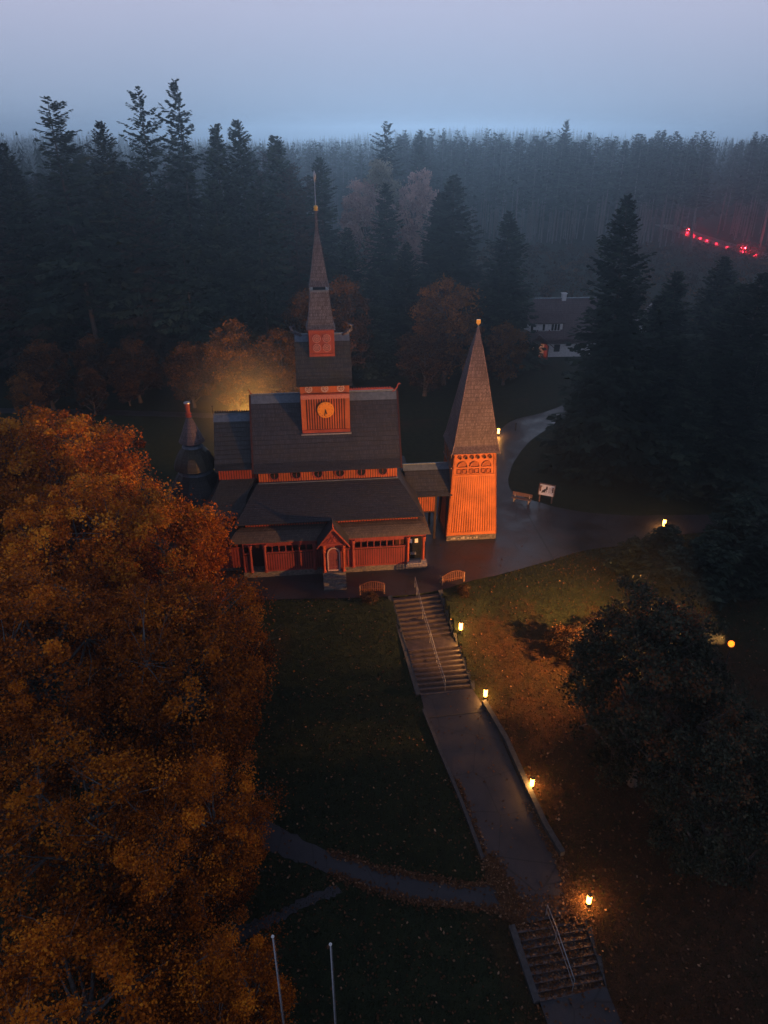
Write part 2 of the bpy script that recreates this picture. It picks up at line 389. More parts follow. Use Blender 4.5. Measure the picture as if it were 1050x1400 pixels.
def strip(name, Lp, Rp, mat, lift=.03, zfun=hg, wob=0.):
    # drape a strip between two edge lines
    def dens(P, n):
        P = [Vector((*p, 0)) for p in P]; d = [0]
        for a, b in zip(P, P[1:]): d.append(d[-1] + (b - a).length)
        out = []
        for k in range(n + 1):
            s = d[-1] * k / n; i = max(j for j in range(len(P)) if d[j] <= s + 1e-9); i = min(i, len(P) - 2)
            out.append(P[i].lerp(P[i + 1], (s - d[i]) / max(1e-9, d[i + 1] - d[i])))
        return out
    n = 70; A, B = dens(Lp, n), dens(Rp, n); m = MB(); pts = []
    for a, b in zip(A, B):
        dirn = (b - a).normalized()
        a = a + dirn * random.uniform(-wob, wob); b = b + dirn * random.uniform(-wob, wob)
        for k in range(7):
            p = a.lerp(b, k / 6); pts.append((p.x, p.y, zfun(p.x, p.y) + lift))
    m.faces(pts, [(j * 7 + k, j * 7 + k + 1, (j + 1) * 7 + k + 1, (j + 1) * 7 + k) for j in range(n) for k in range(6)])
    return tag(m.build(name, mat), kind='structure')

# paved forecourt (flat sheet)
PLAZA = [(-30, 47.2), (-16, 47.15), (-11.18, 47.1), (-2.66, 47.5), (.65, 47.65), (4.43, 48.38), (7.04, 49.89), (10.95, 51.36), (14.95, 53.38), (18.12, 55.0), (22.48, 55.91), (25.82, 57.24), (29.93, 58.21), (34, 58.77), (48, 59.5), (48, 62.2), (29.88, 61.71), (27.36, 61.71), (24.03, 61.41), (19.23, 62.33), (16.28, 63.91), (14.34, 65.55), (12.9, 67.62), (14.53, 73.86), (17.05, 79.7), (20.4, 84.52), (24.14, 88.74), (32, 97), (31, 100), (21.52, 90.6), (17.91, 89.02), (15.3, 86), (12.2, 78.5), (10.0, 69.5), (7, 66.8), (2.5, 66.5), (-20, 64.5), (-26, 62), (-30, 56)]
def flat_poly(name, pts, z, mat):
    import bmesh
    bm = bmesh.new(); vs = [bm.verts.new((x, y, z)) for x, y in pts]; f = bm.faces.new(vs)
    bmesh.ops.triangulate(bm, faces=[f]); me = bpy.data.meshes.new(name); bm.to_mesh(me); bm.free()
    if me.polygons[0].normal.z < 0: me.flip_normals()
    me.materials.append(mat); return link(bpy.data.objects.new(name, me))
def smooth_poly(pts, it=2, amp=.0):
    for _ in range(it):
        q = []
        for i in range(len(pts)):
            a = Vector((*pts[i], 0)); b = Vector((*pts[(i + 1) % len(pts)], 0))
            q += [tuple(a.lerp(b, .25))[:2], tuple(a.lerp(b, .75))[:2]]
        pts = q
    return [(x + random.uniform(-amp, amp), y + random.uniform(-amp, amp)) for x, y in pts]
PLAZA_S = smooth_poly(PLAZA, 2, .05)
tag(flat_poly('paved_forecourt', PLAZA_S, .03, M['asphalt']), kind='structure')
tag(MB().hexa([(13.9, 63.9, .025), (14.05, 63.9, .025), (15.0, 53.3, .025), (14.85, 53.3, .025), (13.9, 63.9, .036), (14.05, 63.9, .036), (15.0, 53.3, .036), (14.85, 53.3, .036)]).build('drain_channel', M['black']),
    'long dark drain channel crossing the paved forecourt right of the bell tower', 'drain')

PATH_L = [(2.68, 39.82), (2.94, 38.33), (3.76, 35.43), (4.39, 33.18), (5.02, 31.53), (5.96, 28.1), (6.63, 26.44), (7.34, 24.48)]
PATH_R = [(6.54, 40.33), (6.94, 39.44), (8.06, 36.55), (8.79, 33.7), (9.48, 31.53), (10.55, 28.32), (10.95, 26.6), (11.26, 25.14)]
strip('main_path', PATH_L, PATH_R, M['asphalt'], .045)
SIDE_A = [(7.4, 26.9), (4.93, 26.56), (2.38, 27.05), (-.22, 27.55), (-3.34, 28.54), (-5.67, 29.65), (-8.6, 30.95), (-11.65, 32.27), (-20, 35.5)]
SIDE_B = [(7.0, 25.15), (4.83, 25.44), (2.32, 25.64), (-.21, 26.23), (-3.26, 27.26), (-5.97, 28.23), (-8.82, 29.42), (-11.82, 30.81), (-20, 34)]
strip('side_path', SIDE_A, SIDE_B, M['asphalt_dark'], .03, wob=.10)
strip('trodden_path', [(-2.79, 26.64), (-4.46, 26.03), (-6.06, 25.25), (-8.05, 24.54), (-14, 22)], [(-2.4, 26.2), (-4.3, 25.5), (-5.7, 24.8), (-7.6, 23.98), (-13.7, 21.3)], M['asphalt_dark'], .02, wob=.12)
strip('lower_path', [(8.28, 21.21), (8.62, 19.57), (9.6, 14), (10.5, 8)], [(11.96, 21.86), (12.55, 19.57), (13.6, 14), (14.5, 8)], M['asphalt_dark'], .03)
strip('forest_road', [(113, 320), (112.5, 280), (112.5, 250), (114, 225)], [(121, 320), (120.5, 280), (120.5, 250), (122, 225)], M['asphalt'], .05)
strip('meadow_path', [(-90, 92), (-60, 91), (-38, 90), (-20, 88.5)], [(-90, 94), (-60, 93), (-38, 92), (-20, 90.5)], M['asphalt_dark'], .03, wob=.1)
strip('woodland_path', [(-50, 180), (-36, 168), (-28, 158), (-10, 152)], [(-50, 184), (-35, 173), (-26, 163), (-10, 157)], M['stone_pale'], .03, wob=.2)

# ------------------------------------------------------------------ stairs, kerbs, rails
def lerp2(a, b, t): return (a[0] + (b[0] - a[0]) * t, a[1] + (b[1] - a[1]) * t)
def stairs(name, label, TL, TR, BL, BR, zt, zb, n, landing=None, gap=0.):
    root = thing(name, label, 'stairs', (0, 0, 0))
    rise = (zt - zb) / n; m = MB(); li = MB()
    # run parameter for each nosing
    ts = []; 
    if landing: 
        na, l0, l1 = landing
        ts = [l0 * k / na for k in range(na + 1)] + [l1 + (1 - l1) * k / (n - na) for k in range(1, n - na + 1)]
        ts[na] = l0
    else: ts = [k / n for k in range(n + 1)]
    for k in range(n):
        t0 = ts[k] if not (landing and k == landing[0]) else landing[1]
        t1 = ts[k + 1]
        if landing and k == landing[0]: t1 = ts[k + 1]
        z = zt - rise * (k + 1) 
        tt0 = t0; tt1 = t1
        a, b = lerp2(TL, BL, tt0), lerp2(TR, BR, tt0); c, d = lerp2(TL, BL, tt1), lerp2(TR, BR, tt1)
        m.hexa([(c[0], c[1], z - .7), (d[0], d[1], z - .7), (b[0], b[1], z - .7), (a[0], a[1], z - .7), (c[0], c[1], z), (d[0], d[1], z), (b[0], b[1], z), (a[0], a[1], z)])
        # nosing slab with a small overhang
        dx, dy = (c[0] - a[0]), (c[1] - a[1]); q = math.hypot(dx, dy); dx, dy = dx / q * .03, dy / q * .03
        li.hexa([(c[0] + dx, c[1] + dy, z + .002), (d[0] + dx, d[1] + dy, z + .002), (*lerp2(d, b, .32 if q < .9 else .1), z + .002), (*lerp2(c, a, .32 if q < .9 else .1), z + .002),
                 (c[0] + dx, c[1] + dy, z + .035), (d[0] + dx, d[1] + dy, z + .035), (*lerp2(d, b, .32 if q < .9 else .1), z + .035), (*lerp2(c, a, .32 if q < .9 else .1), z + .035)])
    m.build('treads', M['step'], root); li.build('nosings', M['stone_step'], root)
    for (A, B, sgn) in ((TL, BL, -1), (TR, BR, 1)):
        k = MB(); dxy = Vector((B[0] - A[0], B[1] - A[1])).normalized(); nrm = Vector((dxy.y, -dxy.x)) * -sgn
        if nrm.x * sgn < 0: nrm = -nrm
        o0 = nrm * .0; o1 = nrm * .36
        k.hexa([(A[0] + o0.x, A[1] + o0.y, zt - .8), (A[0] + o1.x, A[1] + o1.y, zt - .8), (B[0] + o1.x, B[1] + o1.y, zb - .8), (B[0] + o0.x, B[1] + o0.y, zb - .8),
                (A[0] + o0.x, A[1] + o0.y, zt + .12), (A[0] + o1.x, A[1] + o1.y, zt + .12), (B[0] + o1.x, B[1] + o1.y, zb + .12), (B[0] + o0.x, B[1] + o0.y, zb + .12)])
        k.build('stair_kerb', M['kerb'], root)
    return root
M['stone_step'] = m_noisy('stair_nosing_stone', (.045, .037, .040), (.10, .082, .085), 5, .45, .45, (1, 1, 1), .3)
ST = [(.65, 47.65), (4.43, 48.38), (2.68, 39.82), (6.54, 40.33)]
stairs('stone_stairs', 'wide stone stairs with a landing leading up to the church forecourt', *ST, .03, -3.27, 19, (9, .43, .56))
S2 = [(7.34, 24.48), (11.26, 25.14), (8.28, 21.21), (11.96, 21.86)]
stairs('stone_stairs', 'leaf-strewn lower stone stairs at the bottom end of the sloping path', *S2, -6.26, -7.62, 9)

def rail(label, pts, h=1.0):
    root = thing('handrail', label, 'handrail', (pts[0][0], pts[0][1], pts[0][2]))
    o = Vector(pts[0]); P = [Vector(p) - o for p in pts]
    r = MB().tube([p + Vector((0, 0, h)) for p in P], .028, 8); r.tube([p + Vector((0, 0, h * .5)) for p in P], .016, 6); r.build('rail', M['rail_steel'], root, True)
    for p in P: MB().tube([p - Vector((0, 0, .1)), p + Vector((0, 0, h))], .024, 6).build('post', M['rail_steel'], root)
rail('long steel handrail running down the middle of the upper stairs', [(2.55, 49.0, .03), (2.65, 47.85, .03), (3.05, 45.9, -.8), (3.55, 43.9, -1.6), (3.95, 42.2, -2.4), (4.5, 40.2, -3.25)])
rail('short steel handrail on the lower leaf-strewn stairs', [(9.2, 25.0, -6.25), (9.55, 23.9, -6.7), (10.1, 21.7, -7.55)])

def kerb(name, label, cat, pts, w, h, mat):
    m = MB()
    for a, b in zip(pts, pts[1:]):
        za, zb = hg(*a), hg(*b); d = Vector((b[0] - a[0], b[1] - a[1])).normalized(); n = Vector((d.y, -d.x)) * w / 2
        m.hexa([(a[0] - n.x, a[1] - n.y, za - .4), (a[0] + n.x, a[1] + n.y, za - .4), (b[0] + n.x, b[1] + n.y, zb - .4), (b[0] - n.x, b[1] - n.y, zb - .4),
                (a[0] - n.x, a[1] - n.y, za + h), (a[0] + n.x, a[1] + n.y, za + h), (b[0] + n.x, b[1] + n.y, zb + h), (b[0] - n.x, b[1] - n.y, zb + h)])
    tag(m.build(name, mat), label, cat)
kerb('stone_kerb', 'dark stone kerb along the left edge of the sloping path', 'kerb', [(2.84, 38.51), (3.76, 35.43), (5.0, 31.53), (5.94, 28.1)], .22, .22, M['kerb'])
kerb('stone_wall', 'low dark stone wall along the right edge of the sloping path', 'wall', [(7.25, 39.1), (8.45, 36.0), (9.45, 32.27), (10.05, 30.11), (10.8, 28.3)], .34, .38, M['kerb'])
kerb('drain_grate', 'narrow dark gutter across the top of the sloping path', 'drain', [(3.0, 37.9), (7.35, 38.5)], .14, .055, M['black'])

# ------------------------------------------------------------------ bollard lamps
def bulb(loc, power, col, size=.06):
    l = bpy.data.lights.new('bulb', 'POINT'); l.energy = power; l.color = col; l.shadow_soft_size = size
    o = bpy.data.objects.new('bulb', l); link(o); o.location = loc; return o
def bollard(label, x, y, z, rz=0):
    bulb((x, y, z + .66), 300, (1, .42, .09))
    r = thing('path_lamp', label, 'lamp', (x, y, z), rz, 'glowing bollard lamps along the paths')
    MB().lathe((0, 0), [(.12, -.05), (.12, .06), (.07, .08), (.07, .26), (.11, .28), (.11, .31)], 12).build('post', M['black'], r, False)
    MB().lathe((0, 0), [(.11, .31), (.135, .35), (.135, .93), (.11, .97)], 12).build('lamp_glass', M['lamp_glow'], r, True)
    MB().lathe((0, 0), [(.14, .97), (.145, 1.0), (.05, 1.05), (.01, 1.07)], 12).build('cap', M['black'], r, False)
bollard('glowing bollard lamp beside the landing of the upper stairs', 5.95, 44.5, hg(0, 44.5))
bollard('glowing bollard lamp at the foot of the upper stairs', 7.38, 39.5, hg(0, 39.5))
bollard('glowing bollard lamp halfway down the sloping path, behind the low wall', 9.62, 32.6, hg(0, 32.6))
bollard('glowing bollard lamp beside the top of the lower leaf-strewn stairs', 11.7, 25.5, hg(0, 25.5))
bollard('glowing bollard lamp on the path behind the bell tower', 14.2, 82.6, 0)
bollard('glowing bollard lamp at the far right end of the forecourt path', 26.54, 59.0, 0)

# sodium floodlight on its post, right lawn
FX, FY = 22.95, 37.45; FZ = hg(FX, FY)
r = thing('floodlight', 'orange sodium floodlight on a post beyond the large dark tree', 'floodlight', (FX, FY, FZ))
MB().tube([(0, 0, -.2), (0, 0, 6.9)], [.09, .055], 10).build('post', M['black'], r)
MB().sphere((0, 0, 7.12), .2, 14, 8).build('lamp_glass', M['flood_glow'], r, True)
MB().lathe((0, 0), [(.12, 6.88), (.19, 6.93), (.19, 6.96)], 12).build('lamp_housing', M['black'], r)
spot('flood_spot', (FX - .27, FY + .22, FZ + 7.15), (2.0, 49.5, 6.0), 64000, (1, .40, .09), 118, 1.0, .2)
bulb((FX, FY, FZ + 7.12), 60, (1, .24, .03), .1)
# floodlight behind the chancel
bx, by = -13.2, 66.5
r = thing('floodlight', 'yellow floodlight hidden behind the chancel roof shining into the misty trees', 'floodlight', (bx, by, 0))
MB().tube([(0, 0, -.1), (0, 0, 6.6)], .06, 10).build('post', M['black'], r)
MB().box(-.3, .3, -.15, .15, 6.6, 6.95).build('lamp_housing', M['black'], r)
MB().box(-.26, .26, .151, .17, 6.63, 6.92).build('lamp_glass', M['flood_glow'], r)
spot('rear_spot', (bx - .1, by + .5, 7.0), (bx - 4.0, by + 20, 9), 20000, (1, .42, .06), 140, 1., .2)

MS = NT('floodlit_mist'); MS.t.nodes.remove(MS.b)
pm = MS.n('ShaderNodeVolumePrincipled', Anisotropy=0.0); pm.inputs['Color'].default_value = (.95, .95, .95, 1)
gv = MS.coord('Object', (1 / 10., 1 / 10., 1 / 9.)); gl = MS.n('ShaderNodeVectorMath', operation='LENGTH'); MS.l(gv, gl.inputs[0])
gm = MS.n('ShaderNodeMapRange', interpolation_type='SMOOTHSTEP'); MS.l(gl.outputs['Value'], gm.inputs['Value'])
gm.inputs['From Min'].default_value = 1; gm.inputs['From Max'].default_value = .0; gm.inputs['To Max'].default_value = .028
g2 = MS.noise(MS.coord('Object'), .22, 3); g3 = MS.n('ShaderNodeMath', operation='MULTIPLY'); MS.l(gm.outputs[0], g3.inputs[0]); MS.l(g2, g3.inputs[1])
MS.l(g3.outputs[0], pm.inputs['Density']); MS.l(pm.outputs[0], MS.out.inputs['Volume'])
mm = MB(); mm.lathe((0, 0), [(max(.01, 10 * math.sin(math.pi * i / 14)), -9 * math.cos(math.pi * i / 14)) for i in range(15)], 24)
tag(mm.build('mist', MS.m, loc=(-14.0, 70.0, 8.0)), kind='stuff')
# ------------------------------------------------------------------ the stave church (frame: u along the facade, v away from the camera)
OX, OY, TH = 3.65, 51.97, R(6)
ch = thing('stave_church', 'large red timber stave church with tiered dark shingle roofs, clock tower and spire', 'church', (OX, OY, 0), TH)
AX = 6.5
def ring(levels, n_mat, name, parent, course=.22, sides='FRBL'):
    m = MB()
    for sd in sides:
        A = []; B = []
        for (u0, u1, v0, v1, z) in levels:
            a, b = {'F': ((u0, v0), (u1, v0)), 'R': ((u1, v0), (u1, v1)), 'B': ((u1, v1), (u0, v1)), 'L': ((u0, v1), (u0, v0))}[sd]
            A.append((*a, z)); B.append((*b, z))
        m.shingle(A, B, course)
    return m.build(name, n_mat, parent)
def planked(m, u0, u1, v, z0, z1, step=.24, d=.03, w=.07, axis='u'):
    n = max(1, int(round((u1 - u0) / step)))
    for i in range(n + 1):
        c = u0 + (u1 - u0) * i / n
        if axis == 'u': m.box(c - w / 2, c + w / 2, v - d, v + .01, z0, z1)
        else: m.box(v - .01, v + d, c - w / 2, c + w / 2, z0, z1)
# plinth
m = MB(); m.box(-15.5, 0, 0, 13, -.3, .55); m.box(-19, -15.52, 1.3, 11.7, -.3, .5)
m.build('plinth', M['stone'], ch)
# outer gallery wall and arcades
gw = MB()
def panel(u0, u1, v=.06, z0=.55, zt=2.3):
    w = MB().box(u0, u1, v, v + .1, z0, zt).build('gallery_wall', M['groove'], ch)
    q = MB(); planked(q, u0 + .06, u1 - .06, v, z0 + .1, zt - .1, .2, .03, .14); q.box(u0, u1, v - .05, v, z0, z0 + .12); q.build('planks', M['red_deep'], w)
    gw.box(u0, u1, v - .05, v + .14, zt, zt + .1)
    n = max(1, int((u1 - u0) / .55))
    for i in range(n + 1):
        c = u0 + .05 + (u1 - u0 - .1) * i / n; gw.box(c - .045, c + .045, v, v + .09, zt + .1, 2.98)
    gw.box(u0, u1, v - .03, v + .12, 2.98, 3.22)
for a, b in ((-15.4, -14.85), (-13.6, -9.58), (-7.0, -6.4), (-6.2, -1.72)): panel(a, b)
panel(-9.4, -8.9, .3)
gw.box(-15.4, -.1, .02, .16, 3.222, 3.42)
# right and left returns of the gallery
for uu in (-.14, -15.3):
    w = MB().box(uu - .05, uu + .05, 1.5, 12.8, .55, 2.3).build('gallery_wall', M['groove'], ch); q = MB(); planked(q, 1.6, 12.7, uu + (.05 if uu > -1 else -.08), .6, 2.3, .24, .03, .17, axis='v'); q.build('planks', M['red_deep'], w); gw.box(uu - .09, uu + .09, 1.5, 12.8, 2.3, 2.4)
    gw.box(uu - .07, uu + .07, .2, 12.8, 3.22, 3.42)
    for k in range(12): gw.box(uu - .04, uu + .04, 1.5 + k, 1.6 + k, 2.4, 3.22)
gw.build('gallery_arcade', M['red_deep'], ch)
for uu in (-14.8, -13.62, -9.5, -6.3, -1.64, -.32):
    p = MB(); p.lathe((uu, -.02), [(.17, .55), (.17, .75), (.12, .8), (.115, 2.75), (.17, 2.82), (.15, 2.95), (.19, 3.0), (.19, 3.22)], 10)
    p.build('gallery_post', M['red'] if uu > -2 else M['red_deep'], ch, False)
# open end bay: stone sill, dark inner wall with two notices and a small chest
m = MB(); m.box(-1.78, .06, -.14, .5, .3, .62); m.box(-1.7, -.55, -.3, -.02, .62, .78); m.box(-.5, -.1, -.22, .1, .62, .95); m.build('stone_sill', M['stone_pale'], ch)
for a in (-1.42, -.92): MB().box(a, a + .26, .84, .86, 2.1, 2.5).build('notice_sheet', M['paper'], ch)
MB().box(-1.75, -.2, .862, .9, .55, 3.3).build('inner_wall', M['glass'], ch)
MB().box(-1.3, -.8, .7, .858, 1.0, 1.2).build('letter_box', M['steel'], ch)
# aisle wall
m = MB(); m.box(-15.1, -.7, .95, 12.05, .55, 5.35); m.build('aisle_wall', M['groove'], ch); m = MB(); planked(m, -15.0, -.8, .95, 4.3, 5.2, .22, .03, .15); m.build('aisle_planks', M['red'], ch)
# roofs
def rect(a, z): return (-15.55 - a, -.62 + a, .82 - a, 12.18 + a, z)
ring([rect(.88, 3.38), rect(.80, 3.62), rect(.62, 3.92), rect(.35, 4.22), (-15.5, -.66, .86, 12.14, 4.42)], M['shingle_gal'] if 'shingle_gal' in M else M['shingle'], 'gallery_roof', ch)
ring([(-15.85, -.32, .22, 12.78, 4.98), (-15.2, -.92, 1.3, 11.7, 5.66), (-14.6, -1.5, 2.4, 10.6, 6.4), (-14.02, -2.12, 3.46, 9.54, 7.12)], M['shingle'], 'aisle_roof', ch)
MB().box(-13.95, -2.1, 3.38, 3.56, 7.1, 7.17).build('aisle_roof_flashing', M['metal_cap'], ch)
# clerestory with round windows
cl = MB(); cl.box(-13.85, -2.2, 3.6, 9.4, 6.6, 8.9); cp = MB(); planked(cp, -13.8, -2.25, 3.6, 7.15, 8.6, .21, .03, .145); cp.build('clerestory_planks', M['red_orange'], ch)
for uu in (-13.85, -2.2): # gable triangles
    cl.faces([(uu - .02, 3.6, 8.9), (uu - .02, 9.4, 8.9), (uu - .02, AX, 13.6), (uu + .1, 3.6, 8.9), (uu + .1, 9.4, 8.9), (uu + .1, AX, 13.6)], [(0, 2, 1), (3, 4, 5), (0, 1, 4, 3), (1, 2, 5, 4), (2, 0, 3, 5)])
cw = cl.build('clerestory_wall', M['groove'], ch)
def disc(m, c, r, y, n=20, dy=-.02):
    m.face([(c[0] + r * math.cos(2 * math.pi * k / n), y, c[1] + r * math.sin(2 * math.pi * k / n)) for k in range(n)])
def hoop(m, c, r, w, y0, y1, n=20):
    P = []
    for k in range(n):
        a = 2 * math.pi * k / n; cs, sn = math.cos(a), math.sin(a)
        P += [(c[0] + (r - w) * cs, y0, c[1] + (r - w) * sn), (c[0] + (r + w) * cs, y0, c[1] + (r + w) * sn), (c[0] + (r + w) * cs, y1, c[1] + (r + w) * sn), (c[0] + (r - w) * cs, y1, c[1] + (r - w) * sn)]
    fs = []
    for k in range(n):
        a, b = 4 * k, 4 * ((k + 1) % n)
        for i in range(4): fs.append((a + i, a + (i + 1) % 4, b + (i + 1) % 4, b + i))
    m.faces(P, fs)
for uu in (-12.55, -10.72, -8.89, -7.06, -5.23, -3.4):
    w = MB(); disc(w, (uu, 7.78), .38, 3.552); wo = w.build('round_window', M['glass'], ch)
    h = MB(); hoop(h, (uu, 7.78), .40, .05, 3.50, 3.6); h.box(uu - .02, uu + .02, 3.53, 3.55, 7.4, 8.16); h.build('window_frame', M['red_deep'], wo)
# nave roof
m = MB()
for s in (0, 1):
    pr = [(3.02, 8.22), (3.5, 8.98), (AX, 13.85)]
    pts = [(v if not s else 2 * AX - v, z) for v, z in pr]
    m.shingle([(-14.2, v, z) for v, z in pts], [(-1.92, v, z) for v, z in pts], .24)
nr = m.build('nave_roof', M['shingle'], ch)
def cap(u0, u1, z, parent, w=.42, name='ridge_cap', sl=1.6):
    c = MB(); dz = w * sl
    c.faces([(u0, AX, z + .06), (u1, AX, z + .06), (u1, AX - w, z + .06 - dz), (u0, AX - w, z + .06 - dz), (u1, AX + w, z + .06 - dz), (u0, AX + w, z + .06 - dz)], [(0, 3, 2, 1), (0, 1, 4, 5)])
    c.box(u0, u1, AX - .06, AX + .06, z, z + .12)
    return c.build(name, M['metal_cap'], parent)
cap(-14.15, -10.1, 13.85, nr, .42); cap(-5.95, -1.95, 13.85, nr, .42)
def crest(m, u0, u1, z, h=.22, st=.3):
    n = int((u1 - u0) / st)
    for i in range(n):
        c = u0 + (i + .5) * st; m.box(c - .09, c + .09, AX - .03, AX + .03, z, z + h); m.sphere((c, AX, z + h), .08, 6, 4)
def dragon(m, u, z, s, k=1.):
    # carved head rising from the gable end, curling outwards
    P = [(u - s * .5 * k, AX, z - .1), (u - s * .05 * k, AX, z + .12 * k), (u + s * .22 * k, AX, z + .45 * k), (u + s * .3 * k, AX, z + .8 * k), (u + s * .5 * k, AX, z + 1.0 * k), (u + s * .72 * k, AX, z + .88 * k)]
    m.tube(P, [.13 * k, .13 * k, .11 * k, .10 * k, .11 * k, .05 * k], 8); m.tube([P[4], (u + s * .42 * k, AX, z + 1.22 * k)], [.06 * k, .01], 6)
d = MB(); dragon(d, -2.0, 13.9, 1, .6); d.build('dragon_head', M['red_deep'], nr, True)
d = MB(); dragon(d, -14.1, 13.9, -1, .42); d.build('dragon_head', M['red_deep'], nr, True)
c = MB(); c.box(-5.9, -2.2, AX - .05, AX + .05, 14.01, 14.12); crest(c, -5.9, -2.2, 14.12, .05, .22); c.build('ridge_crest', M['red_deep'], nr)
# barge boards
for uu in (-14.26, -1.86):
    b = MB()
    for s in (-1, 1): b.bar((uu, AX + s * 3.5, 8.2), (uu, AX, 13.90), .05, .14, (1, 0, 0))
    b.build('barge_board', M['groove'], nr)
# clock tower
ctu0, ctu1, cv0, cv1 = -10.02, -6.03, 4.7, 8.3; cu = (ctu0 + ctu1) / 2
m = MB(); m.box(ctu0 + .08, ctu1 - .08, cv0 + .08, cv1 - .08, 9.8, 16.2); ct = m.build('clock_tower', M['groove'], ch); m = MB()
planked(m, ctu0 + .35, ctu1 - .35, cv0 + .08, 11.3, 13.95, .2, .07, .11)
for vv in (cv1 - .08,): planked(m, ctu0 + .35, ctu1 - .35, vv + .07, 11.3, 13.95, .2, .07, .11)
for uu in (ctu1 - .08,): planked(m, cv0 + .35, cv1 - .35, uu, 11.3, 13.95, .2, .07, .11, 'v')
planked(m, cv0 + .35, cv1 - .35, ctu0 + .02, 11.3, 13.95, .2, .07, .11, 'v')
m.box(ctu0 + .3, ctu1 - .3, cv0 + .03, cv0 + .079, 14.43, 15.2); m.build('tower_planks', M['red_orange'], ct)
for a in (ctu0, ctu1 - .3):
    for b in (cv0, cv1 - .3): MB().box(a, a + .3, b, b + .3, 10, 15.6).build('corner_post', M['red_orange'], ct)
for z0, z1, o in ((10.98, 11.28, .03), (13.95, 14.3, .05), (14.34, 14.42, .08), (15.2, 15.5, .04)):
    MB().box(ctu0 - .001, ctu1 + .001, cv0 - o, cv1 + o, z0, z1).build('cross_beam', M['carved_red'] if 13.9 < z0 < 14 else M['red'], ct)
m = MB(); m.box(ctu0 - .1, ctu1 + .1, cv0 - .16, cv0 + .05, 10.86, 10.97); m.build('base_flashing', M['steel'], ct)
for uu in (cu - 1.3, cu, cu + 1.3):
    m = MB(); hoop(m, (uu, 14.8), .26, .05, cv0 - .0, cv0 + .1, 14)
    for k in range(6):
        a = k * math.pi / 3; m.tube([(uu, cv0 + .03, 14.8), (uu + .22 * math.cos(a), cv0 + .03, 14.8 + .22 * math.sin(a))], [.05, .035], 6)
    m.sphere((uu, cv0 + .02, 14.8), .09, 8, 6); m.build('carved_motif', M['carved'], ct)
m = MB(); m.lathe((0, 0), [(.66, -.03), (.70, -.02), (.70, .02), (.66, .05), (.1, .055)], 36)
m.v = [(cu - .0 + x, cv0 - .09 - z, 13.02 + y) for x, y, z in m.v]; cf = m.build('clock_face', M['clock'], ct)
for k in range(12):
    hn = MB(); a = k * math.pi / 6; hn.bar((cu + .50 * math.sin(a), cv0 - .15, 13.02 + .50 * math.cos(a)), (cu + .60 * math.sin(a), cv0 - .15, 13.02 + .60 * math.cos(a)), .03, .02, (0, 1, 0))
    hn.build('hour_mark', M['red_deep'], ct)
for a, ln, w in ((R(166), .36, .075), (R(192), .5, .055)):
    hn = MB(); hn.bar((cu - .06 * math.sin(a), cv0 - .17, 13.02 - .06 * math.cos(a)), (cu + ln * math.sin(a), cv0 - .17, 13.02 + ln * math.cos(a)), w, .02, (0, 1, 0)); hn.build('clock_hand', M['black'], ct)
# saddle roof of the clock tower
m = MB()
for s in (0, 1):
    pr = [(3.92, 15.28), (4.3, 15.85), (AX, 18.75)]; pts = [(v if not s else 2 * AX - v, z) for v, z in pr]
    m.shingle([(-10.28, v, z) for v, z in pts], [(-5.80, v, z) for v, z in pts], .22)
tr = m.build('tower_roof', M['shingle_mossy'] if 'shingle_mossy' in M else M['shingle'], ch)
m = MB()
for uu in (ctu0, ctu1):
    m = MB(); m.faces([(uu - .05, 4.75, 15.4), (uu - .05, 8.25, 15.4), (uu - .05, AX, 18.4), (uu + .05, 4.75, 15.4), (uu + .05, 8.25, 15.4), (uu + .05, AX, 18.4)], [(0, 2, 1), (3, 4, 5), (0, 1, 4, 3), (1, 2, 5, 4), (2, 0, 3, 5)]); m.build('tower_gable', M['red'], ct)
cap(-10.25, -9.15, 18.75, tr, .38, sl=1.31); cap(-7.08, -5.83, 18.75, tr, .38, sl=1.31)
for uu, s in ((-5.9, 1), (-10.2, -1)):
    d = MB(); d.tube([(uu - s * .5, AX, 18.7), (uu - s * .05, AX, 18.95), (uu + s * .25, AX, 19.15), (uu + s * .32, AX, 19.45), (uu + s * .08, AX, 19.55), (uu - s * .02, AX, 19.35)], [.13, .14, .13, .13, .11, .05], 8); d.build('dragon_head', M['shingle_grey'], tr, True)
# lantern storey with rosettes
lu0, lu1 = -9.07, -7.13; lc = (lu0 + lu1) / 2; lv0, lv1 = 5.4, 7.6
m = MB(); m.box(lu0, lu1, lv0, lv1, 17.0, 19.45)
for z0, z1 in ((17.28, 17.5), (19.2, 19.42)): m.box(lu0 - .05, lu1 + .05, lv0 - .05, lv1 + .05, z0, z1)
for a in (lu0 - .04, lu1 - .12): m.box(a, a + .16, lv0 - .04, lv0 + .1, 17.5, 19.2)
ls = m.build('lantern_storey', M['red'], ch)
for du in (-.4, .4):
    for z in (17.98, 18.72):
        m = MB(); disc(m, (lc + du, z), .31, lv0 - .012, 20); rs = m.build('rosette', M['dark'], ch)
        m = MB(); hoop(m, (lc + du, z), .31, .03, lv0 - .06, lv0 - .005, 16); hoop(m, (lc + du, z), .16, .018, lv0 - .055, lv0 - .005, 12)
        for k in range(8):
            a = (k + .5) * math.pi / 4; m.bar((lc + du, lv0 - .03, z), (lc + du + .31 * math.cos(a), lv0 - .03, z + .31 * math.sin(a)), .035, .05, (0, 1, 0))
            a = k * math.pi / 4; m.bar((lc + du + .16 * math.cos(a), lv0 - .035, z + .16 * math.sin(a)), (lc + du + .27 * math.cos(a), lv0 - .035, z + .27 * math.sin(a)), .05, .05, (0, 1, 0))
        m.build('rosette_tracery', M['carved_red'], rs)
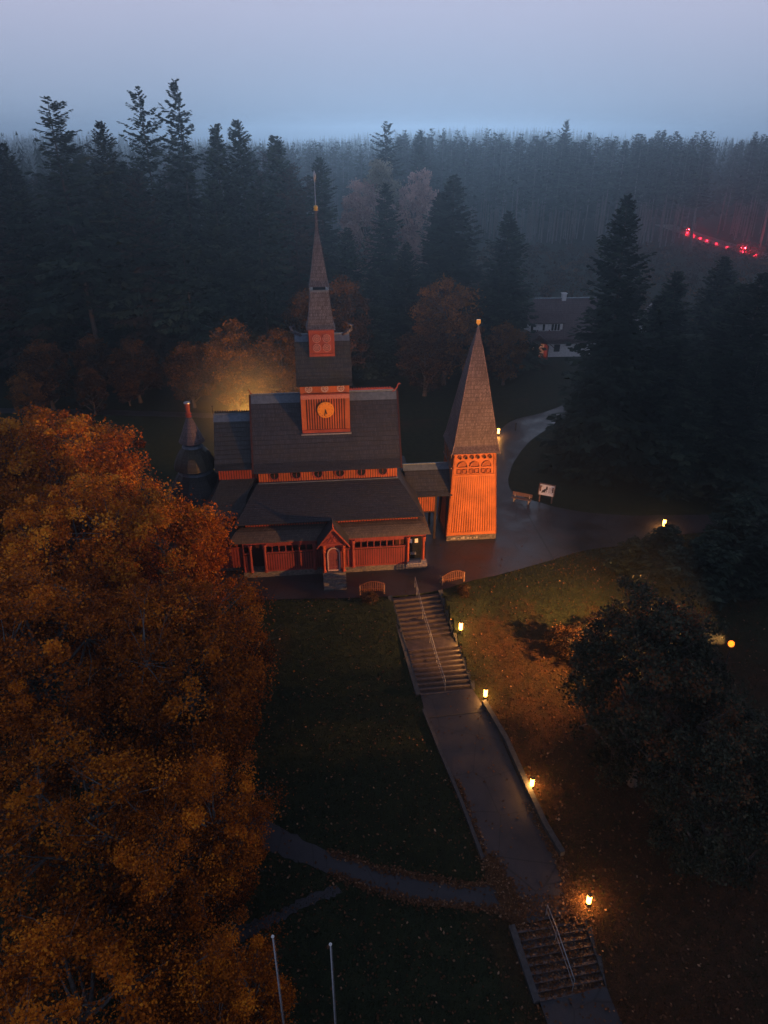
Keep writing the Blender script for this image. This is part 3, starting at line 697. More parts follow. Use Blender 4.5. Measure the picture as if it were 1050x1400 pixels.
def sq(cu_, cv_, prof, mat, name, parent, course=.2):
    return ring([(cu_ - h, cu_ + h, cv_ - h, cv_ + h, z) for h, z in prof], mat, name, parent, course)
SU = -8.12
sp = sq(SU, AX, [(1.14, 19.36), (1.02, 19.8), (.86, 20.9), (.73, 22.25)], M['shingle_grey'], 'lower_spire', ch)
m = MB(); m.box(SU - .74, SU + .74, AX - .74, AX + .74, 22.24, 22.38); m.box(SU - .45, SU + .45, AX - .45, AX + .45, 22.38, 22.7)
for a in (-.68, .6):
    for b in (-.68, .6): m.box(SU + a, SU + a + .08, AX + b, AX + b + .08, 22.38, 22.72)
m.build('spire_gallery', M['metal_cap'], ch)
MB().box(SU - .5, SU + .5, AX - .5, AX + .5, 22.381, 22.66).build('spire_opening', M['black'], ch)
sq(SU, AX, [(.77, 22.64), (.66, 23.1), (.47, 24.4), (.27, 25.7), (.10, 26.7), (.055, 28.1)], M['shingle_grey'], 'upper_spire', ch)
m = MB(); m.sphere((SU, AX, 28.25), .17, 14, 8); m.lathe((SU, AX), [(.12, 28.03), (.2, 28.08), (.12, 28.13)], 12); m.build('gold_ball', M['gold'], ch, True)
m = MB(); m.tube([(SU, AX, 28.35), (SU, AX, 30.7)], [.035, .02], 8); m.lathe((SU, AX), [(.02, 29.95), (.10, 30.3), (.11, 30.45), (.02, 30.75)], 8); m.bar((SU, AX, 29.2), (SU, AX, 29.7), .1, .05); m.build('weather_vane', M['steel'], ch)
# chancel
m = MB(); m.box(-17.15, -13.9, 3.95, 9.05, 4.8, 9.0); q = MB(); planked(q, -17.1, -14.1, 3.95, 7.4, 8.7, .21, .03, .145); q.build('chancel_planks', M['red'], ch); m.box(-18.0, -15.3, 1.6, 11.4, .5, 5.4)
m.faces([(-17.15, 3.95, 9.0), (-17.15, 9.05, 9.0), (-17.15, AX, 12.0), (-17.0, 3.95, 9.0), (-17.0, 9.05, 9.0), (-17.0, AX, 12.0)], [(0, 2, 1), (3, 4, 5), (0, 1, 4, 3), (1, 2, 5, 4), (2, 0, 3, 5)])
m.build('chancel_wall', M['groove'], ch)
m = MB()
for s in (0, 1):
    pr = [(3.45, 8.45), (3.8, 8.95), (AX, 12.25)]; pts = [(v if not s else 2 * AX - v, z) for v, z in pr]
    m.shingle([(-17.4, v, z) for v, z in pts], [(-13.87, v, z) for v, z in pts], .22)
cr = m.build('chancel_roof', M['shingle_blue'] if 'shingle_blue' in M else M['shingle'], ch)
cap(-17.42, -14.0, 12.25, cr, .45, sl=1.2)
c = MB(); crest(c, -17.3, -14.3, 12.4, .14, .2); c.box(-17.3, -14.3, AX - .02, AX + .02, 12.39, 12.45); c.tube([(-17.42, AX, 12.3), (-17.42, AX, 12.95)], [.05, .03], 6); c.sphere((-17.42, AX, 13.0), .08, 8, 6); c.build('ridge_crest', M['black'], cr)
ring([(-18.65, -15.0, 1.05, 11.95, 5.2), (-17.8, -15.0, 2.5, 10.5, 6.2), (-17.1, -14.2, 3.92, 9.08, 7.42)], M['shingle_blue'] if 'shingle_blue' in M else M['shingle'], 'chancel_aisle_roof', ch, sides='FBL')
ring([(-19.1, -15.3, .55, 12.45, 3.55), (-18.9, -15.3, .9, 12.1, 4.1), (-18.3, -15.3, 1.55, 11.45, 4.6)], M['shingle_blue'] if 'shingle_blue' in M else M['shingle'], 'chancel_gallery_roof', ch, sides='FBL')
m = MB(); m.box(-18.7, -15.4, 1.0, 1.1, .5, 2.4); planked(m, -18.6, -15.5, 1.0, .5, 2.4); m.box(-18.7, -18.6, 1.0, 12, .5, 2.4); m.box(-18.7, -15.4, .96, 1.14, 2.4, 2.5); m.box(-18.7, -15.4, 1.0, 1.12, 3.3, 3.56)
for k in range(7): m.box(-18.7 + k * .54, -18.6 + k * .54, 1.0, 1.1, 2.5, 3.3)
m.build('chancel_gallery_wall', M['red_deep'], ch)
# apse
AU = -19.45
def cone(prof, name, mat, n=14, course=.22):
    m = MB()
    for k in range(n):
        a, b = 2 * math.pi * k / n, 2 * math.pi * (k + 1) / n
        m.shingle([(AU + r * math.cos(a), AX + r * math.sin(a), z) for r, z in prof], [(AU + r * math.cos(b), AX + r * math.sin(b), z) for r, z in prof], course, .02, .06)
    return m.build(name, mat, ch)
MB().lathe((AU, AX), [(3.1, -.2), (3.1, .5), (2.95, .5), (2.95, 2.5), (2.3, 2.6), (2.1, 5.6), (1.3, 5.7), (1.25, 8.0), (.62, 8.3), (.60, 10.3)], 14).build('apse_wall', M['red'], ch)
cone([(3.5, 3.4), (3.2, 4.0), (2.2, 4.6)], 'apse_roof', M['shingle_blue'])
cone([(2.68, 5.0), (2.35, 5.7), (1.75, 6.8), (1.32, 7.35)], 'apse_roof', M['shingle_blue'])
cone([(1.80, 7.7), (1.66, 8.25), (1.25, 9.05), (.70, 9.6)], 'apse_roof', M['shingle_mossy'])
cone([(1.10, 10.0), (.86, 10.5), (.42, 11.6), (.17, 12.2)], 'apse_roof', M['shingle_brown'])
MB().lathe((AU, AX), [(.55, 9.5), (.92, 9.52), (.80, 9.72), (.62, 9.78)], 14).build('apse_collar', M['metal_cap'], ch)
MB().lathe((AU, AX), [(1.2, 7.2), (1.55, 7.22), (1.4, 7.42), (1.2, 7.46)], 14).build('apse_collar', M['metal_cap'], ch)
MB().lathe((AU, AX), [(.14, 12.1), (.30, 12.2), (.16, 12.35), (.30, 12.45), (.17, 12.6), (.22, 13.25), (.26, 13.35)], 10).build('apse_finial', M['red'], ch)
MB().lathe((AU, AX), [(.28, 13.35), (.28, 13.43), (.1, 13.5)], 10).build('finial_cap', M['steel'], ch)
# porch
pu = -7.95
m = MB(); 
for s in (-1, 1):
    A = [(pu + s * 1.28, -1.5, 3.55), (pu, -1.5, 5.15)]; B = [(pu + s * 1.28, .2, 3.55), (pu, .85, 5.15)]
    m.shingle(A, B, .2, .02, .08)
pr = m.build('porch_roof', M['shingle'], ch)
m = MB()
for s in (-1, 1): m.bar((pu + s * 1.34, -1.54, 3.45), (pu, -1.54, 5.22), .07, .2, (0, 1, 0))
m.build('barge_board', M['red'], pr)
MB().lathe((pu, -1.54), [(.05, 4.95), (.07, 5.2), (.04, 5.5), (.06, 5.55), (.01, 5.7)], 8).build('finial', M['red'], pr)
m = MB(); m.faces([(pu - 1.0, -1.32, 3.75), (pu + 1.0, -1.32, 3.75), (pu, -1.32, 5.0), (pu - 1.0, -1.2, 3.75), (pu + 1.0, -1.2, 3.75), (pu, -1.2, 5.0)], [(0, 1, 2), (3, 5, 4), (0, 3, 4, 1), (1, 4, 5, 2), (2, 5, 3, 0)])
for k in range(6): m.bar((pu - .75 + .3 * k, -1.34, 3.8), (pu - .75 + .3 * k + (.35 if k < 3 else -.35), -1.34, 4.15 + .2 * min(k, 5 - k)), .05, .04, (0, 1, 0))
m.box(pu - 1.05, pu + 1.05, -1.36, -1.16, 3.55, 3.75)
m.build('porch_gable', M['red_deep'], ch)
m = MB(); m.box(pu - .85, pu + .85, -1.0, .05, .5, 3.6)
m.build('porch_wall', M['red_deep'], ch)
# arched door
def arch_pts(cx, w, z0, zs, n=12):
    return [(cx - w, z0)] + [(cx - w * math.cos(math.pi * k / n), zs + w * 1.15 * math.sin(math.pi * k / n)) for k in range(n + 1)] + [(cx + w, z0)]
m = MB(); pts = arch_pts(pu, .43, 1.1, 2.6); m.face([(x, -1.05, z) for x, z in pts])
for z in (1.35, 1.9, 2.45): m.box(pu - .36, pu + .36, -1.075, -1.052, z, z + .06)
for uu in (-.24, 0, .24): m.box(pu + uu - .02, pu + uu + .02, -1.065, -1.051, 1.12, 2.7)
dr = m.build('door', M['red_door'] if 'red_door' in M else M['red_deep'], ch)
m = MB(); P = arch_pts(pu, .48, 1.1, 2.6)
for a, b in zip(P, P[1:]): m.bar((a[0], -1.07, a[1]), (b[0], -1.07, b[1]), .1, .09, (0, 1, 0))
m.box(pu - .5, pu + .5, -1.16, -1.0, 1.0, 1.1)
m.build('door_frame', M['carved'], dr)
MB().sphere((pu + .3, -1.1, 1.95), .05, 8, 6).build('door_handle', M['black'], dr)
for s in (-1, 1):
    m = MB(); m.lathe((pu + s * .80, -1.25), [(.17, .95), (.17, 1.1), (.1, 1.2), (.1, 2.75), (.16, 2.85), (.14, 3.0), (.18, 3.1), (.18, 3.2), (.12, 3.25), (.17, 3.55)], 10); m.build('porch_column', M['red'], ch)
m = MB(); m.box(pu - .95, pu + .95, -1.5, -1.0, 0, 1.0); m.box(pu - .93, pu + .93, -1.85, -1.502, 0, .75); m.box(pu - .93, pu + .93, -2.2, -1.852, 0, .5); m.box(pu - .93, pu + .93, -2.55, -2.202, 0, .25)
m.build('porch_steps', M['stone'], ch)

# ------------------------------------------------------------------ bell tower
c6, s6 = math.cos(TH), math.sin(TH)
def tw(u, v, z=0): return (OX + u * c6 - v * s6, OY + u * s6 + v * c6, z)
BU, BV = 4.86, 6.66
bt = thing('bell_tower', 'freestanding orange-lit timber bell tower with a steep pointed shingle roof', 'bell tower', tw(BU, BV), TH)
h0, h1, zb, ztp = 2.34, 1.86, .55, 8.75
def hw(z): return h0 + (h1 - h0) * (z - zb) / (ztp - zb)
m = MB(); m.box(-h0 + .02, h0 - .02, -h0 + .02, h0 - .02, -.2, zb)
for k in range(14): 
    x = -h0 + .2 + k * (2 * h0 - .4) / 13; w = random.uniform(.1, .17); m.box(x - w, x + w, -h0 - .03, -h0 + .03, random.uniform(.0, .15), random.uniform(.35, .52))
m.build('stone_base', M['stone'], bt)
for k in range(9): MB().box(*[q for q in (lambda x, w: (x - w, x + w))(-1.9 + .3 * k + random.uniform(-.1, .1), random.uniform(.05, .13))], -h0 - .045, -h0 + .0, .2, random.uniform(.3, .46)).build('pale_base_stone', M['stone_pale'], bt)
def shell(z0, z1, inset=0):
    a, b = hw(z0) - inset, hw(z1) - inset
    return [(-a, -a, z0), (a, -a, z0), (a, a, z0), (-a, a, z0), (-b, -b, z1), (b, -b, z1), (b, b, z1), (-b, b, z1)]
m = MB(); m.hexa(shell(zb, ztp, .10))
def onface(face, x, z, out):   # local point on a leaning face
    d = hw(z) + out
    return [(x, -d, z), (d, x, z), (x, d, z), (-d, x, z)][face]
def batten(m, face, x0, x1, z0, z1, w, o0, o1):
    p = [onface(face, x0 - w, z0, o0), onface(face, x0 + w, z0, o0), onface(face, x0 + w, z0, o1), onface(face, x0 - w, z0, o1),
         onface(face, x1 - w, z1, o0), onface(face, x1 + w, z1, o0), onface(face, x1 + w, z1, o1), onface(face, x1 - w, z1, o1)]
    m.hexa(p)
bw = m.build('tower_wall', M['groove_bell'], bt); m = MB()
for fc in range(4):
    for k in range(19):
        q = -1 + 2 * (k + .5) / 19
        batten(m, fc, q * (hw(.9) - .2), q * (hw(6.3) - .2), .85, 6.32, .075, -.10, -.035)
    a, b = hw(6.5), hw(8.7)
    m.hexa([onface(fc, -a + .2, 6.5, -.1), onface(fc, a - .2, 6.5, -.1), onface(fc, a - .2, 6.5, -.095), onface(fc, -a + .2, 6.5, -.095), onface(fc, -b + .2, 8.7, -.1), onface(fc, b - .2, 8.7, -.1), onface(fc, b - .2, 8.7, -.095), onface(fc, -b + .2, 8.7, -.095)])
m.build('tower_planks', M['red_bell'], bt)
m = MB()
for fc in range(4):
    for sx_ in (-1, 1): batten(m, fc, sx_ * (hw(zb) - .1), sx_ * (hw(ztp) - .1), zb, ztp, .1, -.11, .0 if fc % 2 == 0 else -.003)
    for z0, z1 in ((zb + .02, .85), (6.32, 6.5), (8.05 + .42, 8.7)):
        a, b = hw(z0), hw(z1)
        p = [onface(fc, -a + .2, z0, -.1), onface(fc, a - .2, z0, -.1), onface(fc, a - .2, z0, -.02), onface(fc, -a + .2, z0, -.02), onface(fc, -b + .2, z1, -.1), onface(fc, b - .2, z1, -.1), onface(fc, b - .2, z1, -.02), onface(fc, -b + .2, z1, -.02)]
        m.hexa(p)
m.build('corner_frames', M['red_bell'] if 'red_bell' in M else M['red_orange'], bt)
# pierced belfry openings: front face board with dark sound holes set behind raised frames
def poly_on(m, fc, pts, out): m.face([onface(fc, x, z, out) for x, z in pts])
AXN = [(0, -1, 0), (1, 0, 0), (0, 1, 0), (-1, 0, 0)]
def opening(fc, pts, w, mat='sound2'):
    m = MB(); poly_on(m, fc, pts, -.085); h = m.build('sound_hole', M[mat], bt)
    fr = MB(); n = len(pts)
    for i in range(n):
        a, b = pts[i], pts[(i + 1) % n]; fr.bar(onface(fc, a[0], a[1], -.05), onface(fc, b[0], b[1], -.05), w, .16, AXN[fc])
    fr.build('opening_frame', M['red_bell'], h)
for fc in (0, 1, 3):
    for g in (-1, 0, 1):
        cx = g * 1.08
        for s in (-1, 1):
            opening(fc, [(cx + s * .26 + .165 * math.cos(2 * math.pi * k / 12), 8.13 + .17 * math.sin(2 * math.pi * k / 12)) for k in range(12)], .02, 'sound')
            opening(fc, [(cx + s * .25 - .18, 6.62), (cx + s * .25 + .18, 6.62), (cx + s * .25 + .18, 7.0), (cx + s * .25 - .18, 7.0)], .035)
        opening(fc, [(cx - .42, 7.22), (cx + .42, 7.22)] + [(cx + .42 * math.cos(math.pi * k / 10), 7.3 + .42 * math.sin(math.pi * k / 10)) for k in range(11)], .035)
rf = [(2.12, 8.55), (1.93, 9.2), (1.50, 11.6), (.9, 14.9), (.36, 17.6), (.07, 19.0)]
m = MB()
for fc in range(4):
    A = []; B = []
    for h, z in rf:
        a, b = [((-h, -h), (h, -h)), ((h, -h), (h, h)), ((h, h), (-h, h)), ((-h, h), (-h, -h))][fc]; A.append((*a, z)); B.append((*b, z))
    m.shingle(A, B, .2)
brf = m.build('tower_roof', M['shingle_brown'], bt)
MB().lathe((0, 0), [(.12, 18.35), (.09, 18.9), (.05, 19.15)], 8).build('apex_sheath', M['metal_cap'], brf)
m = MB(); m.sphere((0, 0, 19.25), .1, 8, 6); m.box(-.17, .17, -.05, .05, 19.3, 19.62); m.build('gold_finial', M['gold'], brf)
m = MB()   # hip laths, pale along the edges
for sx_ in (-1, 1):
    for sy_ in (-1, 1): m.tube([(sx_ * h * 1.005, sy_ * h * 1.005, z + .03) for h, z in rf[:-1]], .035, 5)
m.build('hip_laths', M['shingle_pale'] if 'shingle_pale' in M else M['shingle_grey'], brf)
# open timber bracing under the left eave
m = MB()
for y0 in (-1.5, -.5, .5, 1.5):
    m.bar((-2.1, y0, 8.5), (-2.05, y0, 7.2), .09, .09); m.bar((-2.1, y0 - .4, 8.5), (-2.02, y0 + .4, 7.2), .07, .07)
m.box(-2.12, -2.02, -1.9, 1.9, 7.1, 7.22)
m.build('eave_bracing', M['wood_brown'], bt)

# ------------------------------------------------------------------ covered passage between church and tower
ps = thing('covered_passage', 'low covered timber passage joining the church to the bell tower', 'passage', tw(0, 0), TH)
m = MB()
for s in (0, 1):
    pr = [(4.5, 4.6), (4.9, 5.05), (AX, 6.9)]; pts = [(v if not s else 2 * AX - v, z) for v, z in pr]
    m.shingle([(-1.2, v, z) for v, z in pts], [(2.95, v, z) for v, z in pts], .22)
pr_ = m.build('roof', M['shingle'], ps); cap(-1.3, 2.95, 6.9, pr_, .4, sl=1.15)
m = MB(); m.box(-.6, 1.45, 4.95, 5.05, 2.95, 4.9); q = MB(); planked(q, -.5, 1.4, 4.95, 2.95, 4.8, .2, .03, .14); q.build('planks', M['red_orange'], ps); m.box(-.6, 2.7, 7.9, 8.0, 2.95, 4.9); m.box(-.6, 2.7, 5.06, 7.9, 4.55, 4.65); m.box(-.6, 1.5, 4.9, 5.1, 2.82, 2.95)
m.build('wall', M['groove'], ps)
for uu in (1.42, 2.5):
    for vv in (4.92, 7.82): MB().box(uu, uu + .2, vv, vv + .2, -.1, 4.8).build('post', M['dark'], ps)
# ------------------------------------------------------------------ forest house behind the tower
hs = thing('forest_house', 'house with brown tiled roof, dormer windows and lit porch among the spruces', 'house', (25.3, 118, 0), R(4))
m = MB(); m.box(-1.6, 11, 0, 9, -.1, 2.9); m.build('wall', M['white'], hs)
m = MB()
for s in (0, 1):
    pr = [(-.6, 2.4), (0, 2.95), (4.5, 8.7)]; pts = [(v if not s else 9 - v, z) for v, z in pr]
    m.shingle([(-2.2, v, z) for v, z in pts], [(11.6, v, z) for v, z in pts], .35, .05)
hr = m.build('roof', M['tile'], hs)
m = MB(); m.box(5.0, 5.7, 4.2, 4.9, 8.2, 9.5); m.box(4.9, 5.8, 4.1, 5.0, 9.5, 9.62); m.build('chimney', M['white'], hr)
MB().box(-2.2, 11.6, 4.35, 4.65, 8.72, 8.84).build('ridge_tiles', M['metal_cap'], hr)
m = MB(); m.box(-1.9, 4.6, 1.05, 3.8, 3.9, 5.55); dm = m.build('dormer', M['white'], hs)
m = MB(); m.shingle([(-2.3, .7, 5.45), (-2.3, 3.2, 6.9)], [(4.9, .7, 5.45), (4.9, 3.2, 6.9)], .35, .05); m.build('dormer_roof', M['tile'], hs)
for u in (-1.4, .6, 2.6):
    f = MB(); f.box(u, u + 1.6, .98, 1.04, 4.15, 5.3); w = f.build('window', M['glass'], hs)
    g = MB()
    for q in (0, .52, 1.04, 1.56): g.box(u + q - .04, u + q + .08, .94, .979, 4.1, 5.35)
    g.box(u - .06, u + 1.66, .93, .975, 4.08, 4.18); g.box(u - .06, u + 1.66, .93, .975, 5.28, 5.36); 
    if u < 2: g.box(u + .08, u + .48, .99 - .03, .978, 4.2, 5.25); g.box(u + 1.1, u + 1.5, .96, .978, 4.2, 5.25)
    g.build('window_frame', M['white'], w)
m = MB()
for s in (-1, 1): m.shingle([(-.1 + s * 2.6, -2.4, 2.2), (-.1, -2.4, 4.3)], [(-.1 + s * 2.6, .6, 2.2), (-.1, 2.4, 4.3)], .35, .05)
m.build('porch_roof', M['tile'], hs)
m = MB(); m.box(-2.2, -1.5, -2.0, -.02, -.1, 2.5); m.box(1.5, 1.7, -2.0, -.02, -.1, 2.4); m.box(-2.2, 1.7, -2.1, -1.95, -.1, .55); m.box(-1.5, -1.3, -2.0, -1.8, .55, 2.5); m.build('porch_wall', M['red_deep'], hs)
MB().box(-1.2, 1.0, -2.12, -1.96, .55, .85).build('porch_parapet', M['red_orange'], hs)
MB().sphere((-.3, -1.0, 2.0), .13, 10, 6).build('porch_bulb', M['porch_glow'], hs, True)
pl = bpy.data.lights.new('porch_light', 'POINT'); pl.energy = 60; pl.color = (1, .36, .14); pl.shadow_soft_size = .1
plo = bpy.data.objects.new('porch_light', pl); link(plo); plo.location = (25.2, 116.6, 1.6)
MB().sphere((2.0, -.15, 2.6), .06, 8, 6).build('wall_lamp', M['white_glow'], hs, True)
m = MB(); m.box(3.2, 4.2, -.04, -.005, .9, 2.1); m.build('wall_window', M['glass'], hs)
h2 = thing('grey_house', 'second house with a pale steep gable mostly hidden by the big spruces on the right', 'house', (47.2, 128, 0), R(-25)); h2.scale = (.62, .62, .72)
MB().box(-4, 4, 0, 8, -.1, 4).build('wall', M['white'], h2)
m = MB()
for s in (-1, 1): m.shingle([(s * 4.6, -.4, 3.6), (0, -.4, 9.2)], [(s * 4.6, 8.4, 3.6), (0, 8.4, 9.2)], .35, .05)
m.build('roof', M['tile'], h2)
m = MB(); m.faces([(-4, -.05, 4), (4, -.05, 4), (0, -.05, 8.9), (-4, .05, 4), (4, .05, 4), (0, .05, 8.9)], [(0, 1, 2), (3, 5, 4), (0, 3, 4, 1), (1, 4, 5, 2), (2, 5, 3, 0)]); m.build('gable', M['stone'], h2)

# ------------------------------------------------------------------ benches, board, bollard, flagpoles
def arched_bench(label, x, y, rz):
    r = thing('arched_bench', label, 'bench', (x, y, .03), rz)
    m = MB(); 
    for k in range(3): m.box(-1.05, 1.05, .06 + .17 * k, .2 + .17 * k, .43, .47)
    m.build('seat', M['wood_brown'], r)
    m = MB(); n = 12
    for k in range(n):
        x_ = -.96 + 1.92 * k / (n - 1); h = .82 + .42 * math.cos(x_ / 1.0 * math.pi / 2 * .9)
        m.box(x_ - .045, x_ + .045, -.04, 0, .3, h)
    P = [(-1.05 + 2.1 * k / 12, -.02, .84 + .42 * math.cos((-1.05 + 2.1 * k / 12) * math.pi / 2 * .9)) for k in range(13)]
    for a, b in zip(P, P[1:]): m.bar(a, b, .08, .07)
    m.box(-1.05, 1.05, -.045, .005, .5, .58)
    m.build('backrest', M['bench_red'], r)
    for sx_ in (-.98, .98):
        for yy in (.0, .5): MB().box(sx_ - .05, sx_ + .05, yy - .05, yy + .03, -.02, .43 if yy else .95).build('leg', M['wood_brown'], r)
        MB().box(sx_ - .05, sx_ + .05, -.04, .55, .66, .72).build('armrest', M['wood_brown'], r)
M['bench_red'] = m_noisy('reddish_bench_slats', (.06, .022, .015), (.12, .045, .03), 6, .6, .3, (1, 1, 1), .2)
arched_bench('wooden bench with arched slatted back left of the stair top', -.95, 48.0, R(6))
arched_bench('orange-lit wooden bench with arched slatted back right of the stair top', 5.75, 49.55, R(20))
r = thing('park_bench', 'plain wooden park bench standing beside the white information board', 'bench', (14.05, 64.6, .0), R(-24))
m = MB(); m.box(-1.0, 1.0, -.45, -.28, .43, .48); m.box(-1.0, 1.0, -.24, -.07, .43, .48); m.build('seat', M['wood_brown'], r)
m = MB(); m.hexa([(-1, .0, .58), (1, .0, .58), (1, .05, .56), (-1, .05, .56), (-1, .12, .92), (1, .12, .92), (1, .17, .90), (-1, .17, .90)]); m.build('backrest', M['wood_brown'], r)
for x_ in (-.75, .75):
    m = MB(); m.box(x_ - .05, x_ + .05, -.42, -.3, -.05, .43); m.box(x_ - .05, x_ + .05, -.02, .06, -.05, .75); m.box(x_ - .05, x_ + .05, -.3, -.02, .33, .43); m.build('leg', M['stone_pale'], r)
r = thing('information_board', 'slanted white information board with a dark map on two wooden posts', 'information board', (16.4, 64.4, 0), R(-24))
for x_ in (-.62, .62): MB().box(x_ - .06, x_ + .06, -.02, .1, -.1, 1.75).build('post', M['wood_brown'], r)
m = MB(); m.hexa([(-.72, -.14, .85), (.72, -.14, .85), (.72, -.06, .83), (-.72, -.06, .83), (-.72, .22, 1.85), (.72, .22, 1.85), (.72, .3, 1.83), (-.72, .3, 1.83)]); pn = m.build('panel', M['paper'], r)
def onb(x, q, o=.004):   # point on the slanted board
    return (x, -.14 + .36 * q - o * .94, .85 + 1.0 * q + o * .34)
m = MB()
for x0, x1, q0, q1 in ((-.45, -.1, .25, .5), (-.3, .02, .42, .6), (-.12, .1, .55, .86), (-.5, -.35, .2, .35), (-.05, .05, .3, .45), (-.62, -.5, .75, .9)):
    m.face([onb(x0, q0), onb(x1, q0 + .03), onb(x1 - .05, q1), onb(x0 + .04, q1 - .02)])
m.build('map_print', M['map_print'] if 'map_print' in M else M['black'], pn)
m = MB()
for k in range(6): m.face([onb(.2, .3 + .09 * k), onb(.55 - (k % 3) * .07, .3 + .09 * k), onb(.55 - (k % 3) * .07, .325 + .09 * k), onb(.2, .325 + .09 * k)])
m.build('text_lines', M['metal_cap'], pn)
m = MB(); m.bar((-.78, -.12, .84), (-.78, .28, 1.9), .08, .1); m.bar((.78, -.12, .84), (.78, .28, 1.9), .08, .1); m.bar((-.82, .28, 1.92), (.82, .28, 1.92), .12, .06); m.build('board_frame', M['wood_brown'], r)
r = tag(MB().lathe((0, 0), [(.06, -.1), (.06, .95), (.09, .97), (.09, 1.03), (.03, 1.08)], 10).build('bollard', M['black'], loc=(16.6, 84.2, .03)), 'small black bollard standing on the path behind the bell tower', 'bollard')
for lab, x, y, h in (('left one of two slim metal flagpoles on the lower lawn, nearer the autumn trees', -4.3, 16.6, None), ('right one of two slim metal flagpoles on the lower lawn, nearer the lower stairs', -2.05, 16.3, None)):
    z0 = hg(x, y); ztop = 5.6
    r = thing('flagpole', lab, 'flagpole', (x, y, z0), 0, 'flagpoles on the lower lawn')
    MB().tube([(0, 0, -.2), (0, 0, ztop - z0)], [.045, .028], 10).build('pole', M['rail_steel'], r, True)
    MB().sphere((0, 0, ztop - z0 + .05), .065, 10, 6).build('ball_finial', M['white'], r, True)
    MB().tube([(.07, 0, 1.2), (.055, 0, ztop - z0 - .1)], .006, 4).build('halyard', M['rail_steel'], r)

# ------------------------------------------------------------------ cars on the forest road
def car(label, x, y, rz):
    r = thing('parked_car', label, 'car', (x, y, .05), rz, None)
    m = MB(); prof = [(-2.1, .35), (-2.15, .8), (-1.9, .95), (-1.45, 1.42), (.5, 1.45), (1.15, .95), (2.0, .82), (2.15, .5), (2.1, .3)]
    n = len(prof); P = [(px_, -.82, pz) for px_, pz in prof] + [(px_, .82, pz) for px_, pz in prof]
    m.faces(P, [tuple(range(n)), tuple(range(n, 2 * n))[::-1]] + [(i, n + i, n + (i + 1) % n, (i + 1) % n) for i in range(n)]); m.build('body', M['car_paint'], r)
    m = MB(); m.hexa([(-1.87, -.7, 1.0), (-1.87, .7, 1.0), (-1.80, .7, 1.02), (-1.80, -.7, 1.02), (-1.52, -.62, 1.38), (-1.52, .62, 1.38), (-1.45, .62, 1.39), (-1.45, -.62, 1.39)]); m.build('rear_window', M['glass'], r)
    for sx_ in (-1.35, 1.35):
        for sy_ in (-.78, .78):
            m = MB(); m.tube([(sx_, sy_ - .1, .3), (sx_, sy_ + .1, .3)], .32, 14); m.build('wheel', M['black'], r)
    for sy_ in (-.6, .6): MB().box(-2.2, -2.13, sy_ - .2, sy_ + .2, .68, .9).build('tail_light', M['tail_glow'], r)
car('car with glowing red tail lights at the far left end of the forest road', 117.4, 297, R(96))
car('car with glowing red tail lights nearer on the forest road, at its right', 116.3, 245.5, R(91))
for x, y, z, pw in ((117.3, 293.5, .8, 900), (116.2, 284, .5, 350), (115.8, 277, .6, 700), (115.4, 270, .6, 700), (115.5, 262, .5, 400), (115.8, 254, .6, 500), (116.2, 242.5, .8, 1400), (116.6, 239.5, .6, 700), (117, 236, .7, 700)):  # added red lamps for the glow along the road, most without a car
    l = bpy.data.lights.new('red_road_glow', 'POINT'); l.energy = pw; l.color = (1, .015, .04); l.shadow_soft_size = .3
    o = bpy.data.objects.new('red_road_glow', l); link(o); o.location = (x, y, z)
